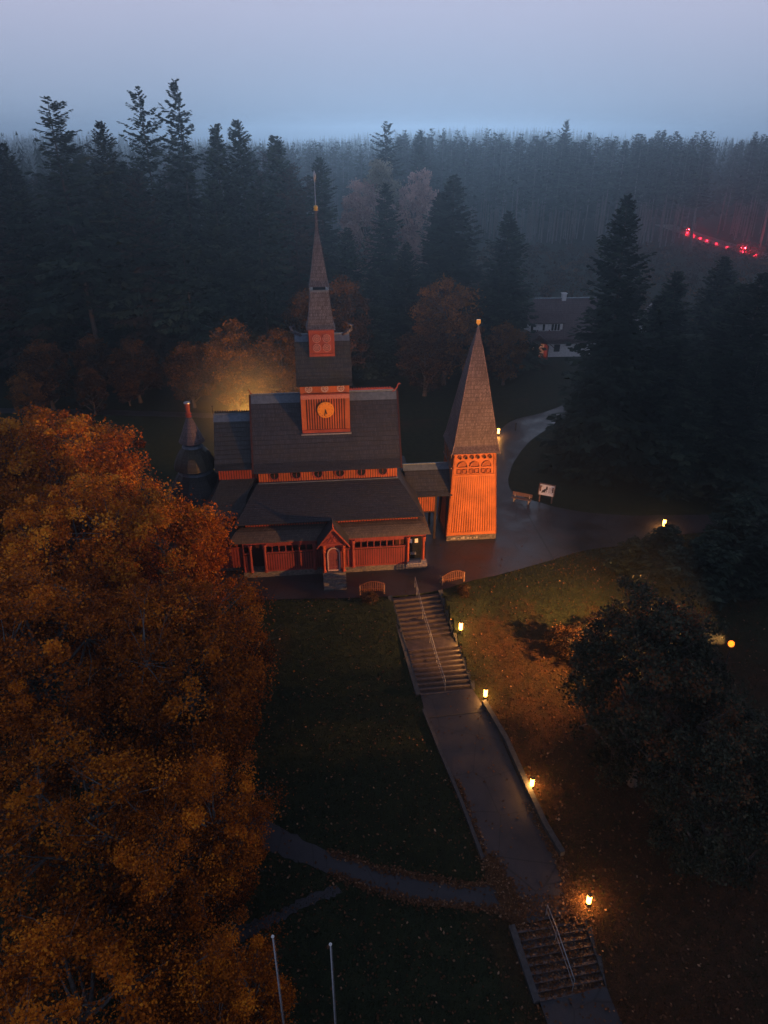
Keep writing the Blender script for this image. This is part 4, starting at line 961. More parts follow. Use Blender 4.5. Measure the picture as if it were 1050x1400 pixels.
# ------------------------------------------------------------------ trees
def spruce_crown(name, H, Rad, mat, bare=.06, whorl=.42, per=7, k=7, seed=0, droop=.5, power=.85, spray=.34, top=.02, wsp=.085, irregular=.25, ragged=0.):
    rg = np.random.default_rng(seed)
    nw = int(H * (1 - bare) / whorl)
    zz = np.repeat(H * bare + (H * (1 - bare)) * (np.arange(nw) / nw), per) + rg.uniform(-.5, .5, nw * per) * whorl
    t = np.clip((zz - H * bare) / (H * (1 - bare)), 0, 1)
    N = len(zz); az = rg.uniform(0, 2 * np.pi, N)
    prof = (1 - t) ** power * np.minimum(1, .55 + t * 4.0)
    L = Rad * prof * rg.uniform(1 - irregular * 1.6, 1 + irregular * .6, N) * (1 + .18 * np.sin(az * 2 + zz * .7 + seed)) + .12
    if ragged: L *= np.where(rg.random(N) < ragged, rg.uniform(.2, .6, N), 1)
    slope = (.38 * t ** 1.5 - droop * (1 - t)) + rg.uniform(-.12, .12, N)
    dirx, diry = np.cos(az), np.sin(az)
    VV = []; TT = []
    tint0 = np.clip(rg.normal(.42, .16, N) + .12 * np.sin(zz * 1.3 + az), 0, 1)
    base = np.stack([np.zeros(N), np.zeros(N), zz], 1)
    def pt(s):   # along branch, tip curls up a little
        d = L * s
        return np.stack([dirx * d, diry * d, zz + slope * d + .28 * droop * L * s ** 3], 1)
    side = np.stack([-diry, dirx, np.zeros(N)], 1)
    for j in range(k):
        s = .14 + .86 * (j + .5) / k + rg.uniform(-.03, .03, N)
        P = pt(s); F = pt(np.minimum(s + .02, 1.05)) - pt(s - .02); F /= np.linalg.norm(F, axis=1, keepdims=True) + 1e-9
        for sg in (-1, 1):
            ln = (L * spray * (1.15 - s * .75) * rg.uniform(.6, 1.25, N) + .10)[:, None]
            D = F * rg.uniform(.45, .9, N)[:, None] + side * sg * .8; D[:, 2] -= rg.uniform(.05, .5, N)
            D /= np.linalg.norm(D, axis=1, keepdims=True)
            w = (wsp * rg.uniform(.7, 1.5, N) * (1 + L / 3.))[:, None]
            up = np.cross(D, side * sg + F * .3); up /= np.linalg.norm(up, axis=1, keepdims=True) + 1e-9
            wd = np.cross(D, np.array([0, 0, 1.0])); wd /= np.linalg.norm(wd, axis=1, keepdims=True) + 1e-9
            wd = wd + np.array([0, 0, 1.0]) * rg.uniform(-.6, .6, N)[:, None]
            a = P - F * w * .8; b = P + F * w * .8
            m1 = P + D * ln * .55 + wd * w; m2 = P + D * ln * .55 - wd * w; tip = P + D * ln
            VV.append(np.stack([P - D * .03, m1, tip, m2], 1)); TT.append(np.repeat(np.clip(tint0 + rg.normal(0, .1, N) + .25 * (s - .5), 0, 1)[:, None], 4, 1))
    # branch tips
    P = pt(.8); Tp = pt(1.08); w = (wsp * (1 + L / 3))[:, None]
    VV.append(np.stack([P, (P + Tp) / 2 + side * w, Tp, (P + Tp) / 2 - side * w], 1)); TT.append(np.repeat(np.clip(tint0 + .25, 0, 1)[:, None], 4, 1))
    # leader
    V = np.concatenate(VV, 0).reshape(-1, 3); T = np.concatenate(TT, 0).reshape(-1)
    return np_mesh(name, V, 4, mat, T)
def trunk_mesh(name, H, r0, mat, r1=.03, lean=0., seg=6, n=8):
    m = MB(); m.tube([(lean * math.sin(i / seg * 2.2) , lean * .6 * math.sin(i / seg * 3.1), -.5 + (H + .5) * i / seg) for i in range(seg + 1)], [r0 + (r1 - r0) * (i / seg) ** .9 for i in range(seg + 1)], n)
    me = bpy.data.meshes.new(name); me.from_pydata(m.v, [], m.f); me.materials.append(mat)
    me.polygons.foreach_set('use_smooth', [True] * len(me.polygons)); return me
def put_tree(label, cat, x, y, z, crown, trunk, s=(1, 1, 1), rz=None, group=None, name='spruce_tree'):
    r = thing(name, label, cat, (x, y, z), random.uniform(0, 6.28) if rz is None else rz, group); r.scale = s; r.rotation_euler.x = random.gauss(0, .015); r.rotation_euler.y = random.gauss(0, .015)
    for nm, me in (('trunk', trunk), ('crown', crown)): link(bpy.data.objects.new(nm, me), r)
    return r

# prototype conifers, unit height 30 m
CR = [spruce_crown('crown', 30, 6.2, M['needle'], .05, .40, 9, 8, 1, .5, .62, .36, wsp=.11),
      spruce_crown('crown', 30, 5.6, M['needle'], .08, .42, 9, 8, 2, .42, .6, .36, irregular=.35, wsp=.11),
      spruce_crown('crown', 30, 6.4, M['needle_brown'], .16, .5, 8, 8, 3, .3, .55, .32, irregular=.45, ragged=.2, wsp=.085),
      spruce_crown('crown', 30, 6.4, M['needle'], .30, .5, 8, 8, 4, .2, .66, .32, irregular=.45, ragged=.25, wsp=.10)]
CRD = [spruce_crown('crown', 28, 6.6, M['needle_dark'], .02, .38, 10, 8, 5, .5, .7, .36, wsp=.11), spruce_crown('crown', 28, 5.8, M['needle_dark'], .02, .38, 10, 8, 6, .45, .66, .36, wsp=.11)]
TRK = [trunk_mesh('trunk', 29.5, .36, M['bark']), trunk_mesh('trunk', 29.5, .32, M['bark'], lean=.25)]
TRKD = trunk_mesh('trunk', 27.5, .36, M['bark'])
CRF = [spruce_crown('crown', 30, 3.7, M['needle'], .46, .5, 7, 4, 11, .4, .55, .42, wsp=.17, irregular=.4, ragged=.2), spruce_crown('crown', 30, 3.4, M['needle'], .38, .5, 7, 4, 12, .35, .55, .42, wsp=.17, irregular=.4), spruce_crown('crown', 30, 3.4, M['needle'], .52, .5, 7, 4, 13, .3, .5, .42, wsp=.17, irregular=.5, ragged=.3)]
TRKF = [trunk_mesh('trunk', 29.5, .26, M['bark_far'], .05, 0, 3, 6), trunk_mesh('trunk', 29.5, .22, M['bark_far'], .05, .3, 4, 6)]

def spr(label, x, y, h, w=1., k=0, group=None, dark=False):
    c = (CRD if dark else CR)[k % (2 if dark else 4)]; base = 28. if dark else 30.
    return put_tree(label, 'tree', x, y, hg(x, y), c, TRKD if dark else TRK[k % 2], (h / base * w, h / base * w, h / base), None, group)

# tall left forest, prominent tops
for lab, x, y, h, w, k in [
    ('tall broad spruce with a ragged top near the left edge of the forest', -41.8, 104, 37.5, 1.15, 3),
    ('slender spruce just right of the tall ragged-topped one at the left', -38.4, 108, 34.8, 0.85, 1),
    ('left one of the two tallest open-crowned spruces in the left forest', -34.3, 116, 39.2, 0.8, 3),
    ('right one of the two tallest open-crowned spruces in the left forest', -29.9, 116, 40.2, 0.8, 3),
    ('spruce with a sharp dark top right of the two tallest ones', -24.7, 114, 34.6, .8, 0),
    ('dark pointed spruce with the highest top between the tallest pair and the church spire', -21.3, 117, 35.1, .95, 1),
    ('pointed spruce at the right end of the left forest', -16.2, 121, 33.1, .95, 0),
    ('thin brownish spruce standing in front of the two tallest trees', -33.5, 106, 28.7, .95, 2),
    ('dark spruce rising directly behind the church spire', -10.8, 128, 30.0, 1.05, 1),
    ('short spruce cut by the left edge of the picture', -49.4, 104, 32.2, .9, 0)]: spr(lab, x, y, h, w, k)
# body of the left forest
rg = np.random.default_rng(21); n = 0
while n < 66:
    x = rg.uniform(-78, -13); y = rg.uniform(102, 160) + max(0, (x + 20)) * .6
    if -38 < x < -24 and y > 112 and rg.random() < .8: continue
    h = rg.uniform(23, 30) if y < 125 else rg.uniform(25, 32)
    spr('tall dark spruce in the dense forest left of the church', x, y, h, rg.uniform(.85, 1.1), int(rg.integers(0, 3)) if rg.random() < .55 else 2 + int(rg.random() < .6), 'spruces of the dense left forest'); n += 1
# spruces between spire and bell tower
for lab, x, y, h, w, k, d in [
    ('dark narrow spruce in front of the pale pink autumn tree', 0.4, 128, 26.2, 1.15, 1, False),
    ('right half of the broad dark double spruce above the golden autumn tree', 11.3, 122, 27.7, 1.35, 0, True),
    ('left half of the broad dark double spruce above the golden autumn tree', 8.8, 125, 25.0, 1.25, 1, True),
    ('dark conical spruce left of the house with the lit porch', 18.8, 113, 23.3, 1.25, 0, True),
    ('low spruce filling in behind the spire gallery', -5.5, 122, 20, 1.1, 0, False),
    ('dark spruce behind the nave roof ridge', 3.5, 112, 19, 1.15, 0, True),
    ('dark spruce between nave and golden autumn tree', -1.5, 108, 16, 1.15, 1, True),
    ('dark spruce directly behind the bell tower roof', 17, 108, 17, 1.15, 1, True)]: spr(lab, x, y, h, w, k, None, d)
# big dark conifers on the right
for lab, x, y, h, w, k in [
    ('huge dark spruce with a tall pointed top right of the bell tower', 24.0, 72, 28.2, .98, 0),
    ('mid-height dark spruce right of the huge one', 31.6, 79, 20.3, 1.25, 1),
    ('broad dark spruce at the right, second from the picture edge', 34.7, 72, 20.2, 1.4, 0),
    ('dark spruce cut by the right picture edge', 35.8, 69, 21.8, 1.2, 1),
    ('shorter dark spruce at the left foot of the huge one', 24.0, 79, 14.0, 1.2, 0),
    ('shorter dark spruce at the right foot of the huge one, beside the far path', 30.5, 67, 14.5, 1.2, 1),
    ('dark spruce filling the gap right of the huge one', 28.8, 75, 18.5, 1.3, 1),
    ('dark spruce standing behind the mid-height one at the right', 40, 88, 20.5, 1.3, 0),
    ('low dark spruce behind the lamp at the end of the forecourt path', 35, 65, 15.0, 1.2, 0)]: spr(lab, x, y, h, w, k, None, True)

# far forest wall (individual trunks) and woods beyond
n = 0; rg = np.random.default_rng(5)
while n < 150:
    x = rg.uniform(4, 190); edge = 262 - .22 * max(0, x - 40)
    y = edge + abs(rg.normal(0, 22)); 
    if 111.5 < x < 122 and y > 225: continue
    if .385 < x / y < .50 and y < 300 and x < 122 and rg.random() < .55: continue
    h = 31.5 + rg.normal(0, 1.6) + (1.5 if x > 95 else 0) + max(0, 240 - y) * -.03
    k = int(rg.integers(0, 3)); w = rg.uniform(.85, 1.25)
    put_tree('tall bare-trunked spruce in the misty forest wall beyond the clearing', 'tree', x, y, 0, CRF[k], TRKF[k % 2], (h / 30 * w, h / 30 * w, h / 30), None, 'spruces of the far forest wall'); n += 1
n = 0
while n < 20:
    x = rg.uniform(123, 142); y = rg.uniform(228, 312); h = rg.uniform(29, 32.5)
    put_tree('tall bare-trunked spruce in the misty forest wall beyond the clearing', 'tree', x, y, 0, CRF[n % 3], TRKF[n % 2], (h / 30, h / 30, h / 30), None, 'spruces of the far forest wall'); n += 1
def merged_wood(name, spots, seed):
    # the rest of the far spruces, too many to tell apart: one mass of light crowns on thin trunks
    rg = np.random.default_rng(seed); protos = []
    for k in range(3):
        me = spruce_crown('light', 30, 3.5, M['needle'], (.42, .36, .5)[k], .8, 6, 2, 100 + k, .35, .55, .5, wsp=.26, irregular=.45, ragged=.2)
        v = np.empty(len(me.vertices) * 3, np.float32); me.vertices.foreach_get('co', v); tt = np.empty(len(me.vertices), np.float32); me.attributes['tint'].data.foreach_get('value', tt)
        protos.append((v.reshape(-1, 3), tt)); bpy.data.meshes.remove(me)
    VV = []; TT = []; MI = []
    for x, y, h in spots:
        v, tt = protos[int(rg.integers(0, 3))]; a = rg.uniform(0, 6.28); s = h / 30; w = s * rg.uniform(.9, 1.25)
        q = np.stack([(v[:, 0] * math.cos(a) - v[:, 1] * math.sin(a)) * w + x, (v[:, 0] * math.sin(a) + v[:, 1] * math.cos(a)) * w + y, v[:, 2] * s], 1)
        VV.append(q); TT.append(tt); MI.append(np.zeros(len(q) // 4, np.int32))
        c = [(.24 * math.cos(a + j * 2.094), .24 * math.sin(a + j * 2.094)) for j in range(3)]
        for j in range(3):
            p, r = c[j], c[(j + 1) % 3]
            VV.append(np.array([[x + p[0], y + p[1], -.3], [x + r[0], y + r[1], -.3], [x + r[0] * .2, y + r[1] * .2, h * .97], [x + p[0] * .2, y + p[1] * .2, h * .97]])); TT.append(np.full(4, .5)); MI.append(np.ones(1, np.int32))
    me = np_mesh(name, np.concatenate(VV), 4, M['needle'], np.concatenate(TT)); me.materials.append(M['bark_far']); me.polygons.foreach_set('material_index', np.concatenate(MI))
    return tag(link(bpy.data.objects.new(name, me)), kind='stuff')
SP = []
while len(SP) < 150:
    x = rg.uniform(4, 200); y = 262 - .22 * max(0, x - 40) + abs(rg.normal(22, 26))
    if 111.5 < x < 122 and y > 225: continue
    if .385 < x / y < .50 and y < 300 and x < 122: continue
    SP.append((x, y, 31.5 + rg.normal(0, 1.7)))
for _ in range(75): SP.append((rg.uniform(-75, 8), rg.uniform(250, 330), rg.uniform(27, 31.5)))
merged_wood('far_spruce_wood', SP, 8)
for lab, x, y, h, w, k in [('tall loose-crowned spruce standing above the far forest right of the spire', 0.9, 190, 36.1, 1.0, 3), ('pointed far spruce left of the forest wall', 9.3, 215, 34.4, .9, 1), ('loose-topped tall spruce standing out above the forest wall', 59.0, 262, 37.7, .9, 3), ('broad spruce rising at the right end of the forest wall', 131, 236, 33.5, 1.1, 0)]: spr(lab, x, y, h, w, k)

# woods beyond: merged simple spruces as one mass
def wood(name, pts, mat, seed, rows=5):
    rg = np.random.default_rng(seed); VV = []; TT = []
    for (x, y, z, h) in pts:
        r = h * rg.uniform(.10, .15); nb = 26
        zz = np.linspace(.2, 1.0, nb) + rg.uniform(-.02, .02, nb); L = r * np.minimum(1, (1.03 - zz) * 1.5) * rg.uniform(.6, 1.2, nb); az = rg.uniform(0, 6.28, nb)
        c = np.stack([np.full(nb, x), np.full(nb, y), z + zz * h], 1)
        d = np.stack([np.cos(az) * L, np.sin(az) * L, -L * .45], 1); s = np.stack([-np.sin(az), np.cos(az), np.zeros(nb)], 1) * L[:, None] * .55
        VV.append(np.stack([c + [0, 0, h * .03], c + d + s, c + d * 1.2, c + d - s], 1)); TT.append(np.full((nb, 4), rg.uniform(.2, .6)))
        c2 = c.copy(); d2 = -d; d2[:, 2] = d[:, 2]
        VV.append(np.stack([c2 + [0, 0, h * .03], c2 + d2 + s, c2 + d2 * 1.2, c2 + d2 - s], 1)); TT.append(np.full((nb, 4), rg.uniform(.2, .6)))
    me = np_mesh(name, np.concatenate(VV).reshape(-1, 3), 4, mat, np.concatenate(TT).reshape(-1))
    o = bpy.data.objects.new(name, me); link(o); return tag(o, kind='stuff')
P = []
for _ in range(2600):
    x = rg.uniform(-330, 420); y = rg.uniform(300, 520)
    if x < 0 and y < 335: continue
    P.append((x, y, hill(x, y), rg.uniform(24, 31)))
for _ in range(500):
    x = rg.uniform(-260, -85); y = rg.uniform(150, 320); P.append((x, y, 0, rg.uniform(24, 34)))
for _ in range(300):
    x = rg.uniform(60, 240); y = rg.uniform(180, 300)
    if y < 262 - .22 * max(0, x - 40) + 55: continue
    P.append((x, y, 0, rg.uniform(28, 33)))
wood('distant_wood', P, M['needle'], 3)
P = []
for _ in range(3800):
    x = rg.uniform(-760, 760); y = rg.uniform(560, 1150); P.append((x, y, hill(x, y) - 2, rg.uniform(15, 24)))
wood('wooded_ridge', P, M['needle'], 4)

# ------------------------------------------------------------------ broadleaf trees
def broadleaf(name, H, Rx, mat, bark, seed, nclump=150, leaves=150, leaf=.17, crown_lo=.22, clump_r=1.0, top_pow=1., holes=.12, shell=.45, flat=.75):
    """skeleton of trunk, limbs and twigs reaching to leaf clumps spread through the crown volume"""
    rg = np.random.default_rng(seed); C = []
    zc = H * (crown_lo + (1 - crown_lo) * .48); rz = H * (1 - crown_lo) * .5
    lob = [(rg.uniform(0, 6.28), rg.uniform(-.7, .9), rg.uniform(.75, 1.12)) for _ in range(9)]
    while len(C) < nclump:
        v = rg.normal(0, 1, 3); v /= np.linalg.norm(v); r = rg.uniform(shell, 1.0) ** .6
        k = 1 + .10 * math.sin(3 * math.atan2(v[1], v[0]) + seed) + .08 * math.sin(5 * v[2] + 2 * math.atan2(v[1], v[0]))
        for a, zz, s in lob:
            d = v[0] * math.cos(a) * math.sqrt(1 - zz * zz) + v[1] * math.sin(a) * math.sqrt(1 - zz * zz) + v[2] * zz
            if d > .86: k *= s
        p = np.array([v[0] * Rx * r * k, v[1] * Rx * r * k, zc + v[2] * rz * r * (k * .6 + .4)])
        if v[2] < -.2 and rg.random() < .35: continue
        C.append(p)
    C = np.array(C)
    # skeleton
    m = MB(); fork = H * crown_lo * rg.uniform(.8, 1.1); nl = 7
    trunk_top = np.array([rg.uniform(-.3, .3), rg.uniform(-.3, .3), H * .62])
    m.tube([(0, 0, -.5), (.05, .02, fork * .5), (.0, .05, fork), tuple(trunk_top * .5 + np.array([0, 0, fork * .5])), tuple(trunk_top), (trunk_top[0] * 1.3, trunk_top[1] * 1.3, H * .86)], [H * .03, H * .022, H * .019, H * .013, H * .008, .02], 9)
    limbs = []
    for i in range(nl * 2):
        a = i * 2.4 + rg.uniform(-.3, .3); z0 = fork * .85 + (H * .62 - fork * .85) * (i / (nl * 2)); ln = Rx * rg.uniform(.5, .72) * (1 - .35 * i / (nl * 2))
        p0 = np.array([0, 0, z0]); p1 = p0 + np.array([math.cos(a) * ln * .5, math.sin(a) * ln * .5, ln * .45]); p2 = p0 + np.array([math.cos(a) * ln, math.sin(a) * ln, ln * .75 + rz * .15])
        m.tube([tuple(p0), tuple(p1), tuple(p2)], [H * .011, H * .008, H * .004], 6); limbs += [(p1, p0), (p2, p1)]
    LP = np.array([l[0] for l in limbs] + [trunk_top])
    for p in C:
        j = int(np.argmin(np.linalg.norm(LP - p, axis=1) + .25 * np.abs(LP[:, 2] - p[2] + 1))); q = LP[j]
        mid = (p + q) / 2 + rg.normal(0, .18, 3) + np.array([0, 0, -.1])
        m.tube([tuple(q), tuple(mid), tuple(p)], [.05, .032, .012], 4, False)
        for _ in range(3):
            e = p + rg.normal(0, clump_r * .6, 3); m.tube([tuple(mid * .3 + p * .7), tuple(e)], [.016, .006], 3, False)
    tm = bpy.data.meshes.new('trunk'); tm.from_pydata(m.v, [], m.f); tm.materials.append(bark)
    tm.polygons.foreach_set('use_smooth', [True] * len(tm.polygons))
    # leaves
    cnt = rg.integers(int(leaves * .5), int(leaves * 1.5), len(C)); tot = int(cnt.sum())
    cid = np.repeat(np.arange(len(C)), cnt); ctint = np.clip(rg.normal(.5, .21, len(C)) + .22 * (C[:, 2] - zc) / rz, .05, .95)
    rad = clump_r * rg.uniform(.4, 1.65, len(C))
    d = rg.normal(0, 1, (tot, 3)); d /= np.linalg.norm(d, axis=1, keepdims=True); rr = rg.uniform(.05, 1, tot) ** .5 * np.where(rg.random(tot) < .14, rg.uniform(1, 1.7, tot), 1)
    pos = C[cid] + d * (rad[cid] * rr)[:, None] * np.array([1, 1, flat])
    keep = rg.random(tot) > holes; pos = pos[keep]; cid = cid[keep]; n = len(pos)
    nrm = rg.normal(0, .8, (n, 3)) + np.array([0, 0, .7]); nrm /= np.linalg.norm(nrm, axis=1, keepdims=True)
    u = np.cross(nrm, rg.normal(0, 1, (n, 3))); u /= np.linalg.norm(u, axis=1, keepdims=True); w = np.cross(nrm, u)
    s = (leaf * rg.uniform(.6, 1.4, n))[:, None]
    V = np.stack([pos - u * s * .6, pos - w * s * .45 - nrm * s * .1, pos + u * s * .6, pos + w * s * .45 - nrm * s * .1], 1).reshape(-1, 3)
    tint = np.clip(ctint[cid] + rg.normal(0, .17, n), 0, 1)
    return np_mesh('crown', V, 4, mat, np.repeat(tint, 4)), tm

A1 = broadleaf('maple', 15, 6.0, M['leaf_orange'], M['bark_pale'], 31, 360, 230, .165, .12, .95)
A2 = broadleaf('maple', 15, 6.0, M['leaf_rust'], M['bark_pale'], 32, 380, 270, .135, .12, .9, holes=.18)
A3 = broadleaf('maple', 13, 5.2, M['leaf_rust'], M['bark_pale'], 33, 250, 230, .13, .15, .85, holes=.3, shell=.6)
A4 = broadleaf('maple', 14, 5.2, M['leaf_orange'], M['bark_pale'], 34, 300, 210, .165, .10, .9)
def bl(label, x, y, h, w, A, base, nm='maple_tree', z=None, rz=None, group=None):
    s = h / base; return put_tree(label, 'tree', x, y, hg(x, y) if z is None else z, A[0], A[1], (s * w, s * w, s), rz, group, nm)
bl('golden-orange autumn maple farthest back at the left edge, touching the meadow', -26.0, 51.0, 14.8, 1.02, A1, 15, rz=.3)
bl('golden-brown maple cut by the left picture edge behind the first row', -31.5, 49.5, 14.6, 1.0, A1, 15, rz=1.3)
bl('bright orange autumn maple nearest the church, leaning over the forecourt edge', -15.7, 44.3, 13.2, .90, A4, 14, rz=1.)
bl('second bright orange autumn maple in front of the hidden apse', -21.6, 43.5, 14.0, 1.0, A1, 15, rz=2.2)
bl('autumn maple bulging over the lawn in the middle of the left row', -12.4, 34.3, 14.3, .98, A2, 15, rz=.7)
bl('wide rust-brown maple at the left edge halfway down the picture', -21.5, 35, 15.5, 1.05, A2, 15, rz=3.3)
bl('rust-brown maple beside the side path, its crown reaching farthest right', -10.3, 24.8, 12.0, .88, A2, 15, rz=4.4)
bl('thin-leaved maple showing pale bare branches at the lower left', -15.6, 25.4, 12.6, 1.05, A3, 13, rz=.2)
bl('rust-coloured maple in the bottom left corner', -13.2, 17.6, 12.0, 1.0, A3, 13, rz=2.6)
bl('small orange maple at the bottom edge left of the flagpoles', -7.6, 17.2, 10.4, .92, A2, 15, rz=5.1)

D1 = broadleaf('oak', 16, 5.8, M['leaf_darkgreen'], M['bark'], 41, 300, 210, .17, .06, .85, holes=.2, shell=.38)
bl('large dark round-crowned broadleaf tree on the lawn right of the sloping path', 16.3, 33.0, 15.2, .97, D1, 16, 'broadleaf_tree', rz=.5)
bl('dark broadleaf tree at the right edge below the floodlight', 18.6, 27.5, 12.6, .92, D1, 16, 'broadleaf_tree', rz=2.5)
SH = broadleaf('shrub', 4, 2.4, M['leaf_brown'], M['bark'], 51, 70, 130, .13, .02, .55)
SHD = broadleaf('shrub', 4, 2.6, M['leaf_darkgreen'], M['bark'], 52, 80, 130, .13, .02, .55)
def shrub(label, x, y, h, w, A, rz=0.):
    return bl(label, x, y, h, w, A, 4, 'shrub', None, rz)
for sh in [('brown autumn shrub on the lawn left of the large dark tree', 14.3, 43.3, 2.3, 1.3, SH, .2), ('rusty shrub touching the top of the large dark tree', 17.0, 42.0, 2.2, 1.35, SH, 1.7), ('low dark shrub between the two brown ones on the lawn', 16.6, 44.3, 1.7, 1.4, SHD, 2.),
           ('low clipped shrub bed left of the stair top, behind the arched bench', -1.1, 46.9, 1.0, 1.2, SH, .4), ('low clipped shrub bed right of the stair top, below the lit bench', 6.5, 48.2, .9, 1.25, SH, 2.4)]: shrub(*sh)
YW = [spruce_crown('crown', 6, 2.4, M['needle_dark'], .0, .16, 12, 5, 61, -.75, .55, .40, wsp=.06, irregular=.35), spruce_crown('crown', 6, 2.6, M['needle_dark'], .0, .16, 12, 5, 62, -.6, .5, .40, wsp=.06, irregular=.35)]
YT = trunk_mesh('trunk', 5, .14, M['bark'])
for i, (x, y, h, w) in enumerate([(20.8, 51.0, 3.6, 1.3), (24.0, 52.4, 4.0, 1.25), (27.2, 51.0, 4.4, 1.25), (23.2, 48.0, 5.0, 1.15), (30.2, 53.0, 6.8, 1.0), (26.3, 48.4, 5.2, 1.15), (30.0, 48.5, 5.6, 1.1), (32.8, 50.5, 6.4, 1.1)]):
    put_tree('dark feathery yew in the thicket below the forecourt path at the right', 'shrub', x, y, hg(x, y) - .1, YW[i % 2], YT, (h / 6 * w, h / 6 * w, h / 6), None, 'yews of the dark thicket at the right', 'yew_shrub')

# middle-distance autumn trees
B1 = broadleaf('beech', 14, 4.0, M['leaf_brown'], M['bark'], 71, 150, 110, .24, .08, .85, shell=.4)
B2 = broadleaf('birch', 22, 5.0, M['leaf_pink'], M['bark_pale'], 72, 170, 100, .34, .2, 1.1)
B3 = broadleaf('birch', 22, 5.0, M['leaf_tan'], M['bark_pale'], 73, 170, 100, .34, .2, 1.1)
GOLD = broadleaf('beech', 14, 4.0, M['leaf_gold'], M['bark'], 74, 150, 110, .24, .08, .85, shell=.4)
for lab, x, y, h, w, A, b in [
    ('tall pale pink autumn tree fading into the mist right of the spire', -3.7, 158, 25.6, .95, B2, 22),
    ('pale tan autumn tree behind the pink one, farther into the mist', -0.8, 178, 29.1, .9, B3, 22),
    ('greyish pink autumn tree right of the pale tan one in the mist', 6.5, 175, 26.9, .8, B2, 22),
    ('small pinkish tree behind the dark narrow spruce', 5.2, 150, 15, .9, B2, 22),
    ('golden-brown autumn tree between clock tower and bell tower', 8.9, 103, 15.8, 1.0, GOLD, 14),
    ('dark brown tree below the golden-brown one, behind the nave', 5.8, 98, 10.5, 1.3, B1, 14),
    ('small golden-brown tree left of the house with the lit porch', 17.8, 103, 9.5, 1.05, GOLD, 14),
    ('yellow autumn tree among the dark spruces at the far right', 50.5, 112, 11.4, .7, GOLD, 14),
    ('golden tree lit by the floodlight behind the chancel', -19.5, 91, 12.5, 1.0, GOLD, 14),
    ('brown bushy tree right of the floodlit golden tree', -13.5, 92, 11, 1.15, GOLD, 14),
    ('brown bushy tree left of the floodlit golden tree', -26, 93, 9, 1.3, B1, 14),
    ('dim brown bushy tree at the edge of the meadow, second from the left edge', -34, 95, 9.0, 1.4, B1, 14),
    ('dim rust-brown bush at the left edge above the big maples', -45, 92, 9.5, 1.3, B1, 14),
    ('brown tree behind the clock tower roof', -10.5, 100, 14.5, 1.0, B1, 14),
    ('brown tree left of the clock tower roof', -6.0, 104, 15.5, .95, B1, 14),
    ('dim brown tree in the gap where the woodland path shows', -25, 101, 8, 1.1, GOLD, 14),
    ('dim brown tree among trunks left of the woodland gap', -41, 99, 8.5, 1.2, B1, 14)]:
    bl(lab, x, y, h, w, A, b, 'autumn_tree')
n = 0; rg = np.random.default_rng(77)
while n < 14:
    x = rg.uniform(-50, -6); y = rg.uniform(88, 104); h = rg.uniform(3.5, 7)
    bl('low dim brown bush at the foot of the dense left forest', x, y, h, rg.uniform(1.1, 1.6), B1 if n % 3 else GOLD, 14, 'autumn_bush', None, rg.uniform(0, 6), 'bushes at the foot of the left forest'); n += 1
# low scrub on the clearing before the far forest wall: too many to count
def scrub(name, n, xr, yr, mat, hr, seed, size=.35):
    rg = np.random.default_rng(seed); nl = 40
    cx = rg.uniform(*xr, n); cy = rg.uniform(*yr, n); hh = rg.uniform(*hr, n); tt = np.clip(rg.normal(.4, .2, n), 0, 1)
    c = np.repeat(np.stack([cx, cy, np.zeros(n)], 1), nl, 0); h = np.repeat(hh, nl); N = n * nl
    p = c + np.stack([rg.normal(0, .5, N) * h, rg.normal(0, .5, N) * h, rg.uniform(.05, 1, N) * h], 1)
    d = rg.normal(0, 1, (N, 3)); d[:, 2] = np.abs(d[:, 2]); d /= np.linalg.norm(d, axis=1, keepdims=True); s = np.cross(d, rg.normal(0, 1, (N, 3))); s /= np.linalg.norm(s, axis=1, keepdims=True)
    V = np.stack([p, p + d * size * .5 + s * size * .3, p + d * size, p + d * size * .5 - s * size * .3], 1).reshape(-1, 3)
    me = np_mesh(name, V, 4, mat, np.repeat(np.clip(np.repeat(tt, nl) + rg.normal(0, .1, N), 0, 1), 4)); o = bpy.data.objects.new(name, me); link(o); return tag(o, kind='stuff')
scrub('clearing_scrub', 1500, (15, 190), (140, 250), M['leaf_brown'], (.5, 2.2), 81, .6)

# ------------------------------------------------------------------ grass and fallen leaves
def inside(px, py, poly):
    r = np.zeros(len(px), bool); j = len(poly) - 1
    for i in range(len(poly)):
        xi, yi = poly[i]; xj, yj = poly[j]
        c = ((yi > py) != (yj > py)) & (px < (xj - xi) * (py - yi) / ((yj - yi) if yj != yi else 1e-9) + xi); r ^= c; j = i
    return r
HK = np.array(KN)
HR = np.array(KR)
def hgv(y, x):
    z = np.interp(y, HK[:, 0], HK[:, 1]); k = np.clip((x - 5) / 4., 0, 1); k = k * k * (3 - 2 * k)
    return np.where((y > 40) & (y < 52.5), z + k * (np.interp(y, HR[:, 0], HR[:, 1]) - z), z)
PATHS = [PLAZA_S, PATH_L + PATH_R[::-1], SIDE_A + SIDE_B[::-1], [ST[0], ST[1], ST[3], ST[2]], [S2[0], S2[1], S2[3], S2[2]], [(8.28, 21.21), (8.62, 19.57), (9.6, 14), (10.5, 8), (14.5, 8), (13.6, 14), (12.55, 19.57), (11.96, 21.86)]]
def scatter(n, xr, yr, seed):
    rg = np.random.default_rng(seed); x = rg.uniform(*xr, n); y = rg.uniform(*yr, n); ok = np.ones(n, bool); return rg, x, y
rg, x, y = scatter(190000, (-22, 36), (8, 58), 91)
ok = np.ones(len(x), bool)
for p in PATHS: ok &= ~inside(x, y, p)
